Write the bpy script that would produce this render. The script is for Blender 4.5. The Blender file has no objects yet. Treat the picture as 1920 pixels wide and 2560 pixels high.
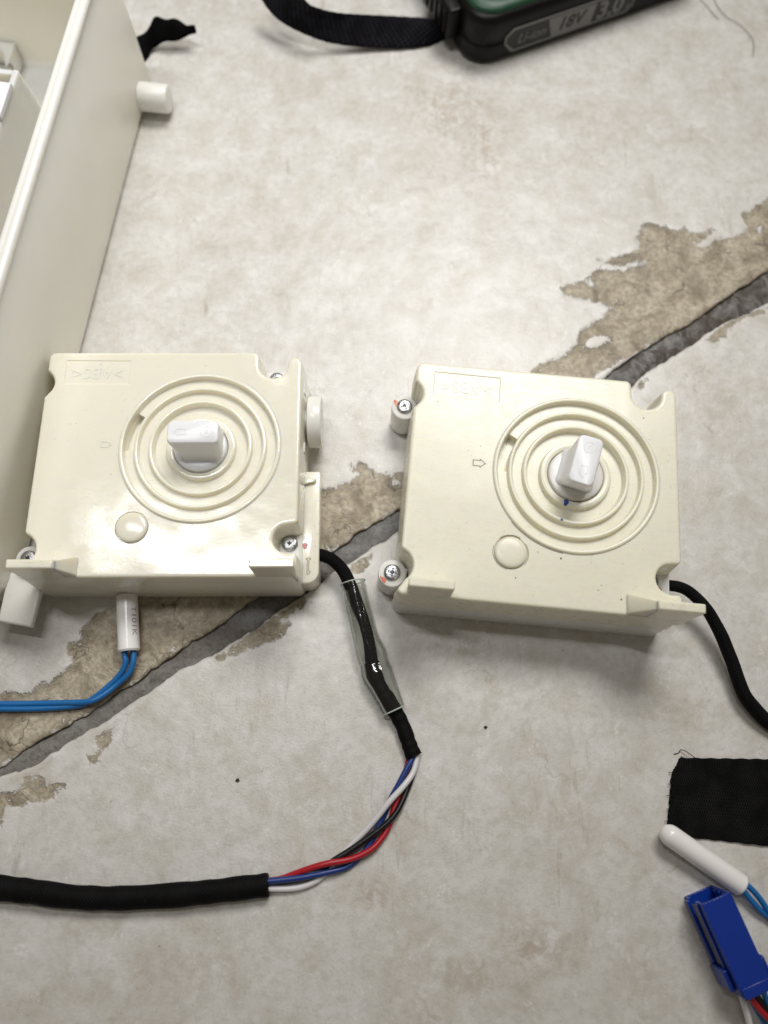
import bpy, bmesh, math, random
import numpy as np
from mathutils import Vector, Matrix
from mathutils.geometry import tessellate_polygon

S = 0.001                       # all builder numbers are millimetres
rng = random.Random(7)
scene = bpy.context.scene
col = scene.collection

# ------------------------------------------------------------------ camera
F, CX, CY, H = 1880.0, 960.0, 1280.0, 250.0      # focal length in photo pixels, principal point, height in mm
NADIR = (930.0, 1890.0)                          # where the plumb line below the lens falls in the photo
dn = np.array([NADIR[0] - CX, NADIR[1] - CY, F]); dn /= np.linalg.norm(dn)
WU = -dn
WX = np.array([1.0, 0, 0]); WX = WX - WU * (WX @ WU); WX /= np.linalg.norm(WX)
WY = np.cross(WU, WX)

def un(px, py, z=0.0):
    """photo pixel -> point (mm) on the horizontal plane at height z"""
    r = np.array([px - CX, py - CY, F])
    w = np.array([r @ WX, r @ WY, r @ WU])
    t = (z - H) / w[2]
    return (float(w[0] * t), float(w[1] * t), float(z))

cam_data = bpy.data.cameras.new('camera')
cam = bpy.data.objects.new('camera', cam_data)
col.objects.link(cam)
right = Vector((WX[0], WY[0], WU[0])); down = Vector((WX[1], WY[1], WU[1])); fwd = Vector((WX[2], WY[2], WU[2]))
m3 = Matrix((right, -down, -fwd)).transposed()
cam.matrix_world = Matrix.Translation((0, 0, H * S)) @ m3.to_4x4()
cam_data.sensor_fit = 'VERTICAL'
cam_data.sensor_height = 24.0
cam_data.sensor_width = 18.0
cam_data.lens = F / 2560.0 * 24.0
cam_data.clip_start = 0.005
cam_data.clip_end = 20.0
cam_data.dof.use_dof = True
cam_data.dof.focus_distance = 0.240
cam_data.dof.aperture_fstop = 4.4
scene.camera = cam

# ------------------------------------------------------------------ world, lamps, exposure
world = bpy.data.worlds.new('World'); scene.world = world
world.use_nodes = True
bg = world.node_tree.nodes['Background']
bg.inputs[0].default_value = (1.0, 0.90, 0.75, 1)
bg.inputs[1].default_value = 0.14

def area(name, loc, target, sx, sy, power, color):
    l = bpy.data.lights.new(name, 'AREA'); l.shape = 'RECTANGLE'; l.size = sx; l.size_y = sy
    l.energy = power; l.color = color
    o = bpy.data.objects.new(name, l); col.objects.link(o)
    o.location = loc
    o.rotation_euler = (Vector(target) - Vector(loc)).to_track_quat('-Z', 'Y').to_euler()
    return o
LA = area('ceiling_tube_lamp', (-0.185, 0.235, 0.75), (-0.185, 0.235, 0), 0.34, 0.022, 0.36, (0.98, 0.99, 1.0))
LA.rotation_euler = (0, 0, -0.28)
LB = area('ceiling_lamp_far', (0.14, 0.52, 0.68), (0.0, 0.15, 0), 0.40, 0.24, 0.98, (1.0, 0.98, 0.945))
LB.data.spread = math.radians(78)
LA.data.spread = math.radians(70)

vs = scene.view_settings
scene.display_settings.display_device = 'sRGB'
vs.view_transform = 'Standard'; vs.look = 'None'; vs.exposure = 0.0; vs.gamma = 1.0
vs.use_curve_mapping = False
scene.render.engine = 'CYCLES'
scene.cycles.use_denoising = True
scene.cycles.max_bounces = 8
scene.cycles.transparent_max_bounces = 16

# ------------------------------------------------------------------ materials
def new_mat(name):
    m = bpy.data.materials.new(name); m.use_nodes = True
    nt = m.node_tree
    return m, nt, nt.nodes['Principled BSDF']

def N(nt, kind, **kw):
    n = nt.nodes.new(kind)
    for k, v in kw.items():
        if k.startswith('i_'):
            n.inputs[k[2:].replace('_', ' ')].default_value = v
        else:
            setattr(n, k, v)
    return n

def coords(nt, scale=1000.0):
    tc = N(nt, 'ShaderNodeTexCoord')
    mp = N(nt, 'ShaderNodeVectorMath', operation='SCALE'); mp.inputs['Scale'].default_value = scale
    nt.links.new(tc.outputs['Object'], mp.inputs[0])
    return mp.outputs[0]

def noise(nt, vec, scale, detail=4.0, rough=0.55, dist=0.0):
    n = N(nt, 'ShaderNodeTexNoise'); n.inputs['Scale'].default_value = scale
    n.inputs['Detail'].default_value = detail; n.inputs['Roughness'].default_value = rough
    n.inputs['Distortion'].default_value = dist
    nt.links.new(vec, n.inputs['Vector'])
    return n.outputs['Fac']

def ramp(nt, fac, stops):
    r = N(nt, 'ShaderNodeValToRGB')
    e = r.color_ramp.elements
    while len(e) < len(stops): e.new(0.5)
    for el, (p, c) in zip(e, stops):
        el.position = p
        el.color = (c, c, c, 1) if isinstance(c, (int, float)) else (*c, 1)
    nt.links.new(fac, r.inputs['Fac'])
    return r.outputs['Color']

def mix(nt, fac, a, b, mode='MIX'):
    n = N(nt, 'ShaderNodeMix', data_type='RGBA', blend_type=mode)
    for sock, v in ((n.inputs[0], fac), (n.inputs[6], a), (n.inputs[7], b)):
        if hasattr(v, 'node'): nt.links.new(v, sock)
        elif isinstance(v, (int, float)): sock.default_value = v
        else: sock.default_value = (*v, 1)
    return n.outputs[2]

def math_(nt, op, a, b=None, c=None, clamp=False):
    n = N(nt, 'ShaderNodeMath', operation=op); n.use_clamp = clamp
    for i, v in enumerate((a, b, c)):
        if v is None: continue
        if hasattr(v, 'node'): nt.links.new(v, n.inputs[i])
        else: n.inputs[i].default_value = v
    return n.outputs[0]

def maprange(nt, v, a, b, c=0.0, d=1.0):
    n = N(nt, 'ShaderNodeMapRange'); n.interpolation_type = 'SMOOTHSTEP'
    nt.links.new(v, n.inputs[0])
    for i, x in enumerate((a, b, c, d)): n.inputs[i + 1].default_value = x
    return n.outputs[0]

def bump(nt, bsdf, height, dist_mm, strength=1.0):
    b = N(nt, 'ShaderNodeBump'); b.inputs['Strength'].default_value = strength
    b.inputs['Distance'].default_value = dist_mm * S
    nt.links.new(height, b.inputs['Height'])
    nt.links.new(b.outputs[0], bsdf.inputs['Normal'])
    return b

def plastic(name, base, rough=0.3, sss=0.0, sss_r=(1.0, 0.75, 0.4), var=0.06, wave=0.0, specks=0.0, speck_col=(0.12, 0.08, 0.04), seed=0.0, spec=0.5, scratch=0.0, sss_scale=1.6):
    m, nt, b = new_mat(name)
    v = coords(nt)
    off = N(nt, 'ShaderNodeVectorMath', operation='ADD'); off.inputs[1].default_value = (seed, seed * 1.7, seed * 0.3)
    nt.links.new(v, off.inputs[0]); v = off.outputs[0]
    n1 = noise(nt, v, 0.07, 3)
    n2 = noise(nt, v, 1.2, 4)
    dark = tuple(max(0, c * (1 - var * 2.0)) for c in base)
    c = mix(nt, math_(nt, 'MULTIPLY', math_(nt, 'ADD', n1, math_(nt, 'MULTIPLY', n2, 0.4)), 0.7), base, dark)
    if specks:
        sp = noise(nt, v, 0.55, 2, 0.5)
        sp2 = noise(nt, v, 2.6, 2, 0.6)
        k = math_(nt, 'MULTIPLY', maprange(nt, sp, 0.66, 0.72), maprange(nt, sp2, 0.60, 0.66))
        c = mix(nt, math_(nt, 'MULTIPLY', k, specks), c, speck_col)
    nt.links.new(c, b.inputs['Base Color'])
    r = math_(nt, 'ADD', math_(nt, 'MULTIPLY', noise(nt, v, 0.25, 5, 0.65), 0.22), rough - 0.11)
    if scratch:
        st = N(nt, 'ShaderNodeMapping'); st.inputs['Scale'].default_value = (0.25, 3.2, 1.0); st.inputs['Rotation'].default_value = (0, 0, 0.62)
        nt.links.new(v, st.inputs['Vector'])
        r = math_(nt, 'ADD', r, math_(nt, 'MULTIPLY', maprange(nt, noise(nt, st.outputs[0], 1.0, 4, 0.7), 0.45, 0.72), scratch))
    nt.links.new(r, b.inputs['Roughness'])
    b.inputs['Specular IOR Level'].default_value = spec
    if sss:
        b.inputs['Subsurface Weight'].default_value = sss
        b.inputs['Subsurface Radius'].default_value = sss_r
        b.inputs['Subsurface Scale'].default_value = sss_scale * S
    if wave:
        h = math_(nt, 'ADD', math_(nt, 'MULTIPLY', noise(nt, v, 0.035, 2), 5.0), math_(nt, 'MULTIPLY', noise(nt, v, 1.6, 3), 0.10))
        bump(nt, b, h, wave)
    return m

M = {}
M['abs_left'] = plastic('cream_abs_glossy', (0.86, 0.83, 0.715), 0.13, 0.7, (1, 0.85, 0.45), var=0.025, wave=0.14, specks=0.7, seed=3, spec=0.75, scratch=0.15)
M['abs_right'] = plastic('cream_abs_satin', (0.825, 0.80, 0.67), 0.27, 0.7, (1, 0.85, 0.45), var=0.025, wave=0.08, specks=1.0, seed=41, scratch=0.12)
M['mark_left'] = plastic('cream_abs_glossy_relief', (0.86, 0.83, 0.715), 0.2, 0.0, var=0.025, seed=3, spec=0.6)
M['mark_right'] = plastic('cream_abs_satin_relief', (0.825, 0.80, 0.67), 0.3, 0.0, var=0.025, seed=41)
M['mark_knob'] = plastic('white_knob_relief', (0.86, 0.87, 0.90), 0.33, 0.0, var=0.03, seed=19)
M['nylon'] = plastic('white_nylon', (0.86, 0.85, 0.81), 0.30, 0.5, (1, 0.9, 0.75), var=0.03, wave=0.08, seed=9)
M['knob'] = plastic('white_knob_plastic', (0.90, 0.91, 0.945), 0.33, 0.5, (1, 0.95, 0.9), var=0.03, wave=0.05, seed=19)
M['tank'] = plastic('milky_tank_plastic', (0.89, 0.87, 0.805), 0.36, 0.85, (1, 0.85, 0.6), var=0.05, wave=0.12, seed=23, sss_scale=7.0)
M['tank_white'] = plastic('white_tank_panel', (0.84, 0.85, 0.90), 0.35, 0.2, (1, 1, 1), var=0.02, seed=29)
M['sensor'] = plastic('white_sensor_ceramic', (0.90, 0.885, 0.875), 0.22, 0.15, (1, 0.9, 0.8), var=0.03, seed=31)
M['blue_wire'] = plastic('blue_wire_pvc', (0.012, 0.155, 0.44), 0.38, var=0.1, seed=2)
M['navy_wire'] = plastic('navy_wire_pvc', (0.012, 0.04, 0.21), 0.36, var=0.1, seed=4)
M['red_wire'] = plastic('red_wire_pvc', (0.45, 0.010, 0.022), 0.36, var=0.1, seed=5)
M['white_wire'] = plastic('white_wire_pvc', (0.74, 0.72, 0.73), 0.36, var=0.06, seed=6)
M['black_wire'] = plastic('black_wire_pvc', (0.004, 0.004, 0.0045), 0.36, var=0.1, seed=8)
M['connector'] = plastic('blue_connector_nylon', (0.004, 0.034, 0.30), 0.30, var=0.12, wave=0.03, seed=12)
M['connector_grey'] = plastic('grey_connector_insert', (0.075, 0.08, 0.13), 0.5, var=0.1, seed=13)
M['battery'] = plastic('black_battery_shell', (0.004, 0.0036, 0.0034), 0.40, var=0.1, wave=0.04, seed=14, spec=0.22)
M['battery_lower'] = plastic('black_battery_tray', (0.006, 0.0055, 0.0055), 0.36, var=0.1, wave=0.04, seed=15, spec=0.22)
M['green'] = plastic('dark_green_housing', (0.009, 0.062, 0.027), 0.45, var=0.1, seed=16)
M['label_grey'] = plastic('grey_label_print', (0.23, 0.225, 0.22), 0.5, var=0.08, seed=17)
M['label_black'] = plastic('black_label_film', (0.006, 0.0055, 0.005), 0.42, var=0.08, seed=18)
M['red_mark'] = plastic('red_paint_mark', (0.62, 0.055, 0.05), 0.3, var=0.1, seed=20)
M['pink_mark'] = plastic('faded_red_paint_mark', (0.66, 0.26, 0.25), 0.4, var=0.2, seed=24)
M['orange_mark'] = plastic('orange_paint_mark', (0.68, 0.11, 0.012), 0.28, var=0.12, seed=21)
M['blue_mark'] = plastic('blue_ink_mark', (0.015, 0.06, 0.36), 0.35, var=0.1, seed=22)
M['ink'] = plastic('grey_ink', (0.34, 0.33, 0.33), 0.6, var=0.1, seed=25)
M['grime'] = plastic('brown_grime', (0.34, 0.26, 0.17), 0.8, var=0.3, seed=26)
M['dark_grime'] = plastic('dark_crumb', (0.055, 0.043, 0.032), 0.9, var=0.3, seed=27)
M['hair'] = plastic('dark_hair', (0.045, 0.036, 0.027), 0.45, var=0.1, seed=28)

def fabric(name, base, sx, sy, axis_rot=0.0, depth=0.35, rough=0.85, hi=3.0):
    """woven cloth: two crossed wave bands; uses the UV map laid along the cloth in millimetres"""
    m, nt, b = new_mat(name)
    uv = N(nt, 'ShaderNodeUVMap'); uv.uv_map = 'mm'
    sep = N(nt, 'ShaderNodeSeparateXYZ'); nt.links.new(uv.outputs[0], sep.inputs[0])
    jit = noise(nt, coords(nt), 0.8, 3)
    u = math_(nt, 'ADD', math_(nt, 'MULTIPLY', sep.outputs[0], sx), math_(nt, 'MULTIPLY', jit, 1.6))
    v = math_(nt, 'ADD', math_(nt, 'MULTIPLY', sep.outputs[1], sy), math_(nt, 'MULTIPLY', jit, 1.6))
    wu = math_(nt, 'SINE', u); wv = math_(nt, 'SINE', v)
    h = math_(nt, 'ADD', math_(nt, 'MULTIPLY', math_(nt, 'MULTIPLY', wu, wv), 0.5), 0.5)
    fuzz = noise(nt, coords(nt), 3.0, 4)
    n1 = noise(nt, coords(nt), 0.15, 3)
    k = math_(nt, 'MULTIPLY', h, maprange(nt, n1, 0.35, 0.7, 0.35, 1.0))
    c = mix(nt, k, tuple(x * 0.45 for x in base), tuple(x * hi for x in base))  # weave crests painted lighter, hollows darker: thread highlights put into the colour
    lint = maprange(nt, noise(nt, coords(nt), 1.7, 3), 0.70, 0.78)
    c = mix(nt, math_(nt, 'MULTIPLY', lint, 0.10), c, (0.4, 0.38, 0.36))
    nt.links.new(c, b.inputs['Base Color'])
    b.inputs['Roughness'].default_value = rough
    b.inputs['Specular IOR Level'].default_value = 0.10
    hh = math_(nt, 'ADD', h, math_(nt, 'MULTIPLY', fuzz, 0.5))
    bump(nt, b, hh, depth)
    return m
M['webbing'] = fabric('black_woven_webbing', (0.004, 0.0039, 0.004), 9.0, 4.0, hi=5.0)
M['strap'] = fabric('black_strap_weave', (0.0035, 0.0033, 0.0045), 2.6, 3.0, depth=0.6, hi=8.0)
M['braid'] = fabric('black_braided_sleeve', (0.003, 0.003, 0.0036), 9.0, 5.0, depth=0.2, rough=0.6)
M['tape'] = fabric('black_cloth_tape', (0.003, 0.0028, 0.003), 6.0, 6.0, depth=0.08, rough=0.6)
M['cloth'] = fabric('black_soft_cloth', (0.002, 0.002, 0.0022), 5.0, 5.0, depth=0.2, rough=0.95)

def metal(name, base, rough):
    m, nt, b = new_mat(name)
    v = coords(nt)
    c = mix(nt, noise(nt, v, 1.4, 4), base, tuple(x * 0.45 for x in base))
    nt.links.new(c, b.inputs['Base Color'])
    b.inputs['Metallic'].default_value = 1.0
    nt.links.new(math_(nt, 'ADD', math_(nt, 'MULTIPLY', noise(nt, v, 2.0, 3), 0.25), rough - 0.1), b.inputs['Roughness'])
    bump(nt, b, noise(nt, v, 1.5, 3), 0.12)
    return m
M['screw'] = metal('zinc_screw_steel', (0.60, 0.60, 0.61), 0.28)
M['recess_shade'] = metal('painted_recess_shade', (0.09, 0.09, 0.10), 0.4)

def clear_pvc():
    m, nt, b = new_mat('clear_pvc_tube')
    out = nt.nodes['Material Output']
    tr = N(nt, 'ShaderNodeBsdfTransparent'); tr.inputs[0].default_value = (0.988, 0.992, 0.984, 1)
    lw = N(nt, 'ShaderNodeLayerWeight'); lw.inputs['Blend'].default_value = 0.32
    gl = N(nt, 'ShaderNodeBsdfGlossy'); gl.inputs['Roughness'].default_value = 0.10
    gl.inputs['Color'].default_value = (0.95, 0.97, 0.95, 1)
    v = coords(nt)
    bp = N(nt, 'ShaderNodeBump'); bp.inputs['Distance'].default_value = 0.10 * S
    nt.links.new(noise(nt, v, 0.35, 2), bp.inputs['Height']); nt.links.new(bp.outputs[0], gl.inputs['Normal'])
    df = N(nt, 'ShaderNodeBsdfDiffuse'); df.inputs['Color'].default_value = (0.74, 0.78, 0.74, 1)
    m1 = N(nt, 'ShaderNodeMixShader'); ms = N(nt, 'ShaderNodeMixShader')
    edge = math_(nt, 'MULTIPLY', math_(nt, 'POWER', lw.outputs['Facing'], 4.5), 0.9, clamp=True)  # pale diffuse haze at grazing angles, standing in for bright edge reflections
    nt.links.new(edge, m1.inputs[0]); nt.links.new(tr.outputs[0], m1.inputs[1]); nt.links.new(df.outputs[0], m1.inputs[2])
    k = math_(nt, 'ADD', math_(nt, 'MULTIPLY', lw.outputs['Fresnel'], 0.55), 0.012, clamp=True)
    nt.links.new(k, ms.inputs[0]); nt.links.new(m1.outputs[0], ms.inputs[1]); nt.links.new(gl.outputs[0], ms.inputs[2])
    nt.links.new(ms.outputs[0], out.inputs['Surface'])
    return m
M['clear'] = clear_pvc()
M['lip'] = plastic('cut_pvc_edge', (0.50, 0.55, 0.52), 0.2, var=0.05, seed=33)

def floor_mat():
    m, nt, b = new_mat('worn_stone_look_floor')
    v = coords(nt)
    at = N(nt, 'ShaderNodeAttribute'); at.attribute_name = 'wear'
    # wear edge: hand-laid distance field broken up by noise
    e1 = math_(nt, 'MULTIPLY', math_(nt, 'SUBTRACT', noise(nt, v, 0.22, 5, 0.65, 0.6), 0.5), 7.0)
    e2 = math_(nt, 'MULTIPLY', math_(nt, 'SUBTRACT', noise(nt, v, 1.1, 4, 0.6), 0.5), 2.0)
    d = math_(nt, 'ADD', at.outputs['Fac'], math_(nt, 'ADD', e1, e2))
    worn = math_(nt, 'MULTIPLY', maprange(nt, d, -0.6, 0.8), maprange(nt, math_(nt, 'ADD', noise(nt, v, 0.42, 4, 0.68, 0.6), math_(nt, 'MULTIPLY', maprange(nt, d, 0.5, 6.0, 1.0, 0.0), 0.06)), 0.655, 0.69, 1.0, 0.12))
    # printed face: mottled off-white with greige clouds
    big = noise(nt, v, 0.018, 4, 0.6)
    mid = noise(nt, v, 0.075, 5, 0.68, 0.4)
    fine = noise(nt, v, 0.34, 5, 0.74)
    grain = noise(nt, v, 1.7, 4, 0.7)
    c = ramp(nt, mid, [(0.25, (0.48, 0.432, 0.365)), (0.38, (0.58, 0.55, 0.50)), (0.49, (0.64, 0.62, 0.585)), (0.60, (0.685, 0.672, 0.648)), (0.70, (0.75, 0.742, 0.725))])
    c = mix(nt, maprange(nt, big, 0.38, 0.62, 0.0, 0.16), c, (0.53, 0.50, 0.45))
    c = mix(nt, maprange(nt, fine, 0.34, 0.58, 0.42, 0.0), c, (0.45, 0.425, 0.38))
    c = mix(nt, maprange(nt, grain, 0.50, 0.66, 0.0, 0.42), c, (0.70, 0.695, 0.68))
    stain = math_(nt, 'MULTIPLY', maprange(nt, noise(nt, v, 0.035, 5, 0.6, 1.0), 0.56, 0.70), maprange(nt, fine, 0.4, 0.62))
    c = mix(nt, math_(nt, 'MULTIPLY', stain, 0.50), c, (0.38, 0.315, 0.235))
    fl = math_(nt, 'MULTIPLY', maprange(nt, noise(nt, v, 0.16, 4, 0.65, 0.8), 0.56, 0.68), maprange(nt, noise(nt, v, 0.9, 3, 0.7), 0.40, 0.60))
    c = mix(nt, math_(nt, 'MULTIPLY', fl, 0.75), c, (0.74, 0.735, 0.72))
    sm = N(nt, 'ShaderNodeMapping'); sm.inputs['Scale'].default_value = (0.9, 0.12, 1.0); sm.inputs['Rotation'].default_value = (0, 0, 0.25)
    nt.links.new(v, sm.inputs['Vector'])
    drag = math_(nt, 'MULTIPLY', maprange(nt, noise(nt, sm.outputs[0], 0.35, 5, 0.7), 0.55, 0.72), maprange(nt, noise(nt, v, 0.022, 3, 0.5), 0.50, 0.62))
    c = mix(nt, math_(nt, 'MULTIPLY', drag, 0.55), c, (0.33, 0.275, 0.21))
    as_ = N(nt, 'ShaderNodeAttribute'); as_.attribute_name = 'stain'
    sk = math_(nt, 'MULTIPLY', as_.outputs['Fac'], maprange(nt, noise(nt, v, 0.17, 5, 0.7, 1.2), 0.36, 0.66))
    c = mix(nt, math_(nt, 'MULTIPLY', sk, 0.85), c, (0.40, 0.325, 0.245))
    grit = math_(nt, 'MULTIPLY', maprange(nt, noise(nt, v, 2.4, 2, 0.6), 0.68, 0.74), maprange(nt, noise(nt, v, 0.06, 3), 0.48, 0.62))
    c = mix(nt, math_(nt, 'MULTIPLY', grit, 0.5), c, (0.20, 0.165, 0.125))
    sp = maprange(nt, noise(nt, v, 0.8, 1, 0.4), 0.80, 0.83)
    c = mix(nt, math_(nt, 'MULTIPLY', sp, 0.7), c, (0.12, 0.10, 0.085))
    hair = N(nt, 'ShaderNodeTexVoronoi', feature='DISTANCE_TO_EDGE'); hair.inputs['Scale'].default_value = 0.021
    wv = N(nt, 'ShaderNodeVectorMath', operation='ADD')
    wn = N(nt, 'ShaderNodeTexNoise'); wn.inputs['Scale'].default_value = 0.06; wn.inputs['Detail'].default_value = 4
    nt.links.new(v, wn.inputs['Vector'])
    ws = N(nt, 'ShaderNodeVectorMath', operation='SCALE'); ws.inputs['Scale'].default_value = 30.0
    nt.links.new(wn.outputs['Color'], ws.inputs[0]); nt.links.new(v, wv.inputs[0]); nt.links.new(ws.outputs[0], wv.inputs[1])
    nt.links.new(wv.outputs[0], hair.inputs['Vector'])
    crack = math_(nt, 'MULTIPLY', maprange(nt, hair.outputs['Distance'], 0.0, 0.010, 1.0, 0.0), maprange(nt, noise(nt, v, 0.03, 3), 0.52, 0.62))
    c = mix(nt, math_(nt, 'MULTIPLY', crack, 0.28), c, (0.25, 0.19, 0.13))
    # bare core below the print: tan with brown smears and dirty scratches
    t1 = noise(nt, v, 0.10, 5, 0.62, 0.8)
    t2 = noise(nt, v, 0.55, 5, 0.7)
    tan = ramp(nt, t1, [(0.28, (0.21, 0.168, 0.115)), (0.41, (0.335, 0.285, 0.205)), (0.52, (0.475, 0.415, 0.31)), (0.68, (0.60, 0.54, 0.425))])
    tan = mix(nt, maprange(nt, t2, 0.38, 0.62, 0.45, 0.0), tan, (0.15, 0.118, 0.082))
    nearedge = maprange(nt, d, 0.2, 3.2, 0.30, 0.0)
    tan = mix(nt, nearedge, tan, (0.235, 0.198, 0.150))
    sc = N(nt, 'ShaderNodeTexVoronoi', feature='DISTANCE_TO_EDGE'); sc.inputs['Scale'].default_value = 0.085
    sv = N(nt, 'ShaderNodeVectorMath', operation='ADD'); s2 = N(nt, 'ShaderNodeVectorMath', operation='SCALE'); s2.inputs['Scale'].default_value = 14.0
    sn = N(nt, 'ShaderNodeTexNoise'); sn.inputs['Scale'].default_value = 0.14; sn.inputs['Detail'].default_value = 3
    nt.links.new(v, sn.inputs['Vector']); nt.links.new(sn.outputs['Color'], s2.inputs[0]); nt.links.new(v, sv.inputs[0]); nt.links.new(s2.outputs[0], sv.inputs[1])
    nt.links.new(sv.outputs[0], sc.inputs['Vector'])
    scr = math_(nt, 'MULTIPLY', maprange(nt, sc.outputs['Distance'], 0.0, 0.035, 1.0, 0.0), maprange(nt, noise(nt, v, 0.13, 3), 0.50, 0.60))
    tan = mix(nt, math_(nt, 'MULTIPLY', scr, 0.7), tan, (0.055, 0.043, 0.032))
    c = mix(nt, worn, c, tan)
    # thin lifted pale lip and a dirty line just inside it
    lip = math_(nt, 'MULTIPLY', maprange(nt, d, -0.75, -0.1), maprange(nt, d, -0.05, 0.1, 1.0, 0.0))
    c = mix(nt, math_(nt, 'MULTIPLY', lip, 0.35), c, (0.72, 0.71, 0.69))
    line = math_(nt, 'MULTIPLY', math_(nt, 'MULTIPLY', maprange(nt, d, 0.0, 0.1), maprange(nt, d, 0.12, 0.55, 1.0, 0.0)), maprange(nt, noise(nt, v, 0.3, 3), 0.42, 0.6))
    c = mix(nt, math_(nt, 'MULTIPLY', line, 0.15), c, (0.085, 0.065, 0.045))
    nt.links.new(c, b.inputs['Base Color'])
    rr = math_(nt, 'ADD', math_(nt, 'MULTIPLY', fine, 0.25), 0.22)
    rr = math_(nt, 'ADD', rr, math_(nt, 'MULTIPLY', worn, 0.22))
    nt.links.new(rr, b.inputs['Roughness'])
    b.inputs['Specular IOR Level'].default_value = 0.5
    h = math_(nt, 'MULTIPLY', noise(nt, v, 1.35, 3, 0.62), 0.085)
    h = math_(nt, 'ADD', h, math_(nt, 'MULTIPLY', noise(nt, v, 0.10, 2, 0.5), 0.25))
    h = math_(nt, 'ADD', h, math_(nt, 'MULTIPLY', math_(nt, 'MULTIPLY', t1, worn), 1.6))
    h = math_(nt, 'SUBTRACT', h, math_(nt, 'MULTIPLY', worn, 1.05))
    bump(nt, b, h, 1.0)
    return m
M['floor'] = floor_mat()

def grout_mat():
    m, nt, b = new_mat('grey_joint_filler')
    v = coords(nt)
    n1 = noise(nt, v, 0.11, 5, 0.65, 0.8); n2 = noise(nt, v, 0.7, 5, 0.7); n3 = noise(nt, v, 0.045, 3)
    c = ramp(nt, n1, [(0.28, (0.075, 0.066, 0.058)), (0.42, (0.14, 0.133, 0.124)), (0.56, (0.20, 0.196, 0.188)), (0.76, (0.27, 0.265, 0.25))])
    c = mix(nt, maprange(nt, n3, 0.48, 0.64, 0.0, 0.6), c, (0.12, 0.092, 0.07))
    sx = N(nt, 'ShaderNodeSeparateXYZ'); nt.links.new(v, sx.inputs[0])
    c = mix(nt, maprange(nt, math_(nt, 'ADD', sx.outputs[0], math_(nt, 'MULTIPLY', n1, 60.0)), -70.0, 10.0, 0.55, 0.0), c, (0.235, 0.222, 0.20))
    c = mix(nt, math_(nt, 'MULTIPLY', maprange(nt, sx.outputs[0], 60.0, 110.0), maprange(nt, noise(nt, v, 0.16, 4, 0.65, 1.0), 0.42, 0.58)), c, (0.06, 0.045, 0.036))
    c = mix(nt, maprange(nt, n2, 0.33, 0.55, 0.5, 0.0), c, (0.055, 0.049, 0.045))
    nt.links.new(c, b.inputs['Base Color'])
    b.inputs['Roughness'].default_value = 0.62
    bump(nt, b, math_(nt, 'ADD', math_(nt, 'MULTIPLY', n1, 1.0), math_(nt, 'MULTIPLY', n2, 0.25)), 0.8)
    return m
M['grout'] = grout_mat()
M['bed'] = plastic('mortar_bed', (0.12, 0.11, 0.10), 0.9, var=0.2)

# ------------------------------------------------------------------ builders
def tag(o, label=None, cat=None, group=None, kind=None):
    if label: o['label'] = label
    if cat: o['category'] = cat
    if group: o['group'] = group
    if kind: o['kind'] = kind
    return o

ORIG = {}
def thing(name, loc=(0, 0, 0), rz=0.0, scale=1.0, label=None, cat=None, group=None):
    o = bpy.data.objects.new(name, None); o.empty_display_size = 0.005
    col.objects.link(o)
    o.location = Vector(loc) * S; o.rotation_euler = (0, 0, rz); o.scale = (scale,) * 3
    ORIG[o.name] = Vector(loc)
    return tag(o, label, cat, group)

def obj(name, verts, faces, mat, parent=None, sharp=35, origin=None, bevel=0.0, uv=None, segs=2, recalc=True):
    """verts in mm; origin is subtracted (for parts given in world millimetres)"""
    ox, oy, oz = origin if origin is not None else (0, 0, 0)
    me = bpy.data.meshes.new(name)
    me.from_pydata([((x - ox) * S, (y - oy) * S, (z - oz) * S) for x, y, z in verts], [], faces)
    bm = bmesh.new(); bm.from_mesh(me)
    if recalc: bmesh.ops.recalc_face_normals(bm, faces=bm.faces[:])
    bm.to_mesh(me); bm.free()
    if uv is not None:
        lay = me.uv_layers.new(name='mm')
        for lp in me.loops: lay.data[lp.index].uv = uv[lp.vertex_index]
    me.shade_smooth()
    me.set_sharp_from_angle(angle=math.radians(sharp))
    me.materials.append(mat)
    o = bpy.data.objects.new(name, me); col.objects.link(o)
    if parent: o.parent = parent
    if bevel:
        md = o.modifiers.new('edge', 'BEVEL'); md.width = bevel * S; md.segments = segs; md.limit_method = 'ANGLE'
        md.angle_limit = math.radians(30); md.harden_normals = False
    return o

def loft(rings, cap0=True, cap1=True, closed=True):
    """rings: list of equal-length vertex loops"""
    n = len(rings[0]); v = [p for r in rings for p in r]; f = []
    for i in range(len(rings) - 1):
        for j in range(n if closed else n - 1):
            a = i * n + j; b = i * n + (j + 1) % n
            f.append((a, b, b + n, a + n))
    if cap0: f.append(tuple(range(n - 1, -1, -1)))
    if cap1: f.append(tuple((len(rings) - 1) * n + j for j in range(n)))
    return v, f

def offset_poly(poly, d):
    """inset (d > 0) a counter-clockwise outline"""
    n = len(poly); out = []
    for i in range(n):
        p0, p1, p2 = poly[i - 1], poly[i], poly[(i + 1) % n]
        e1 = Vector((p1[0] - p0[0], p1[1] - p0[1])); e2 = Vector((p2[0] - p1[0], p2[1] - p1[1]))
        if e1.length < 1e-6: e1 = e2
        if e2.length < 1e-6: e2 = e1
        e1.normalize(); e2.normalize()
        n1 = Vector((-e1.y, e1.x)); n2 = Vector((-e2.y, e2.x)); b = n1 + n2
        if b.length < 1e-4: b = n1
        b.normalize()
        k = d / max(0.5, b.dot(n1))
        out.append((p1[0] + b.x * k, p1[1] + b.y * k))
    return out

def arc(cx, cy, r, a0, a1, n):
    return [(cx + r * math.cos(math.radians(a0 + (a1 - a0) * i / n)), cy + r * math.sin(math.radians(a0 + (a1 - a0) * i / n))) for i in range(n + 1)]

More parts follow.
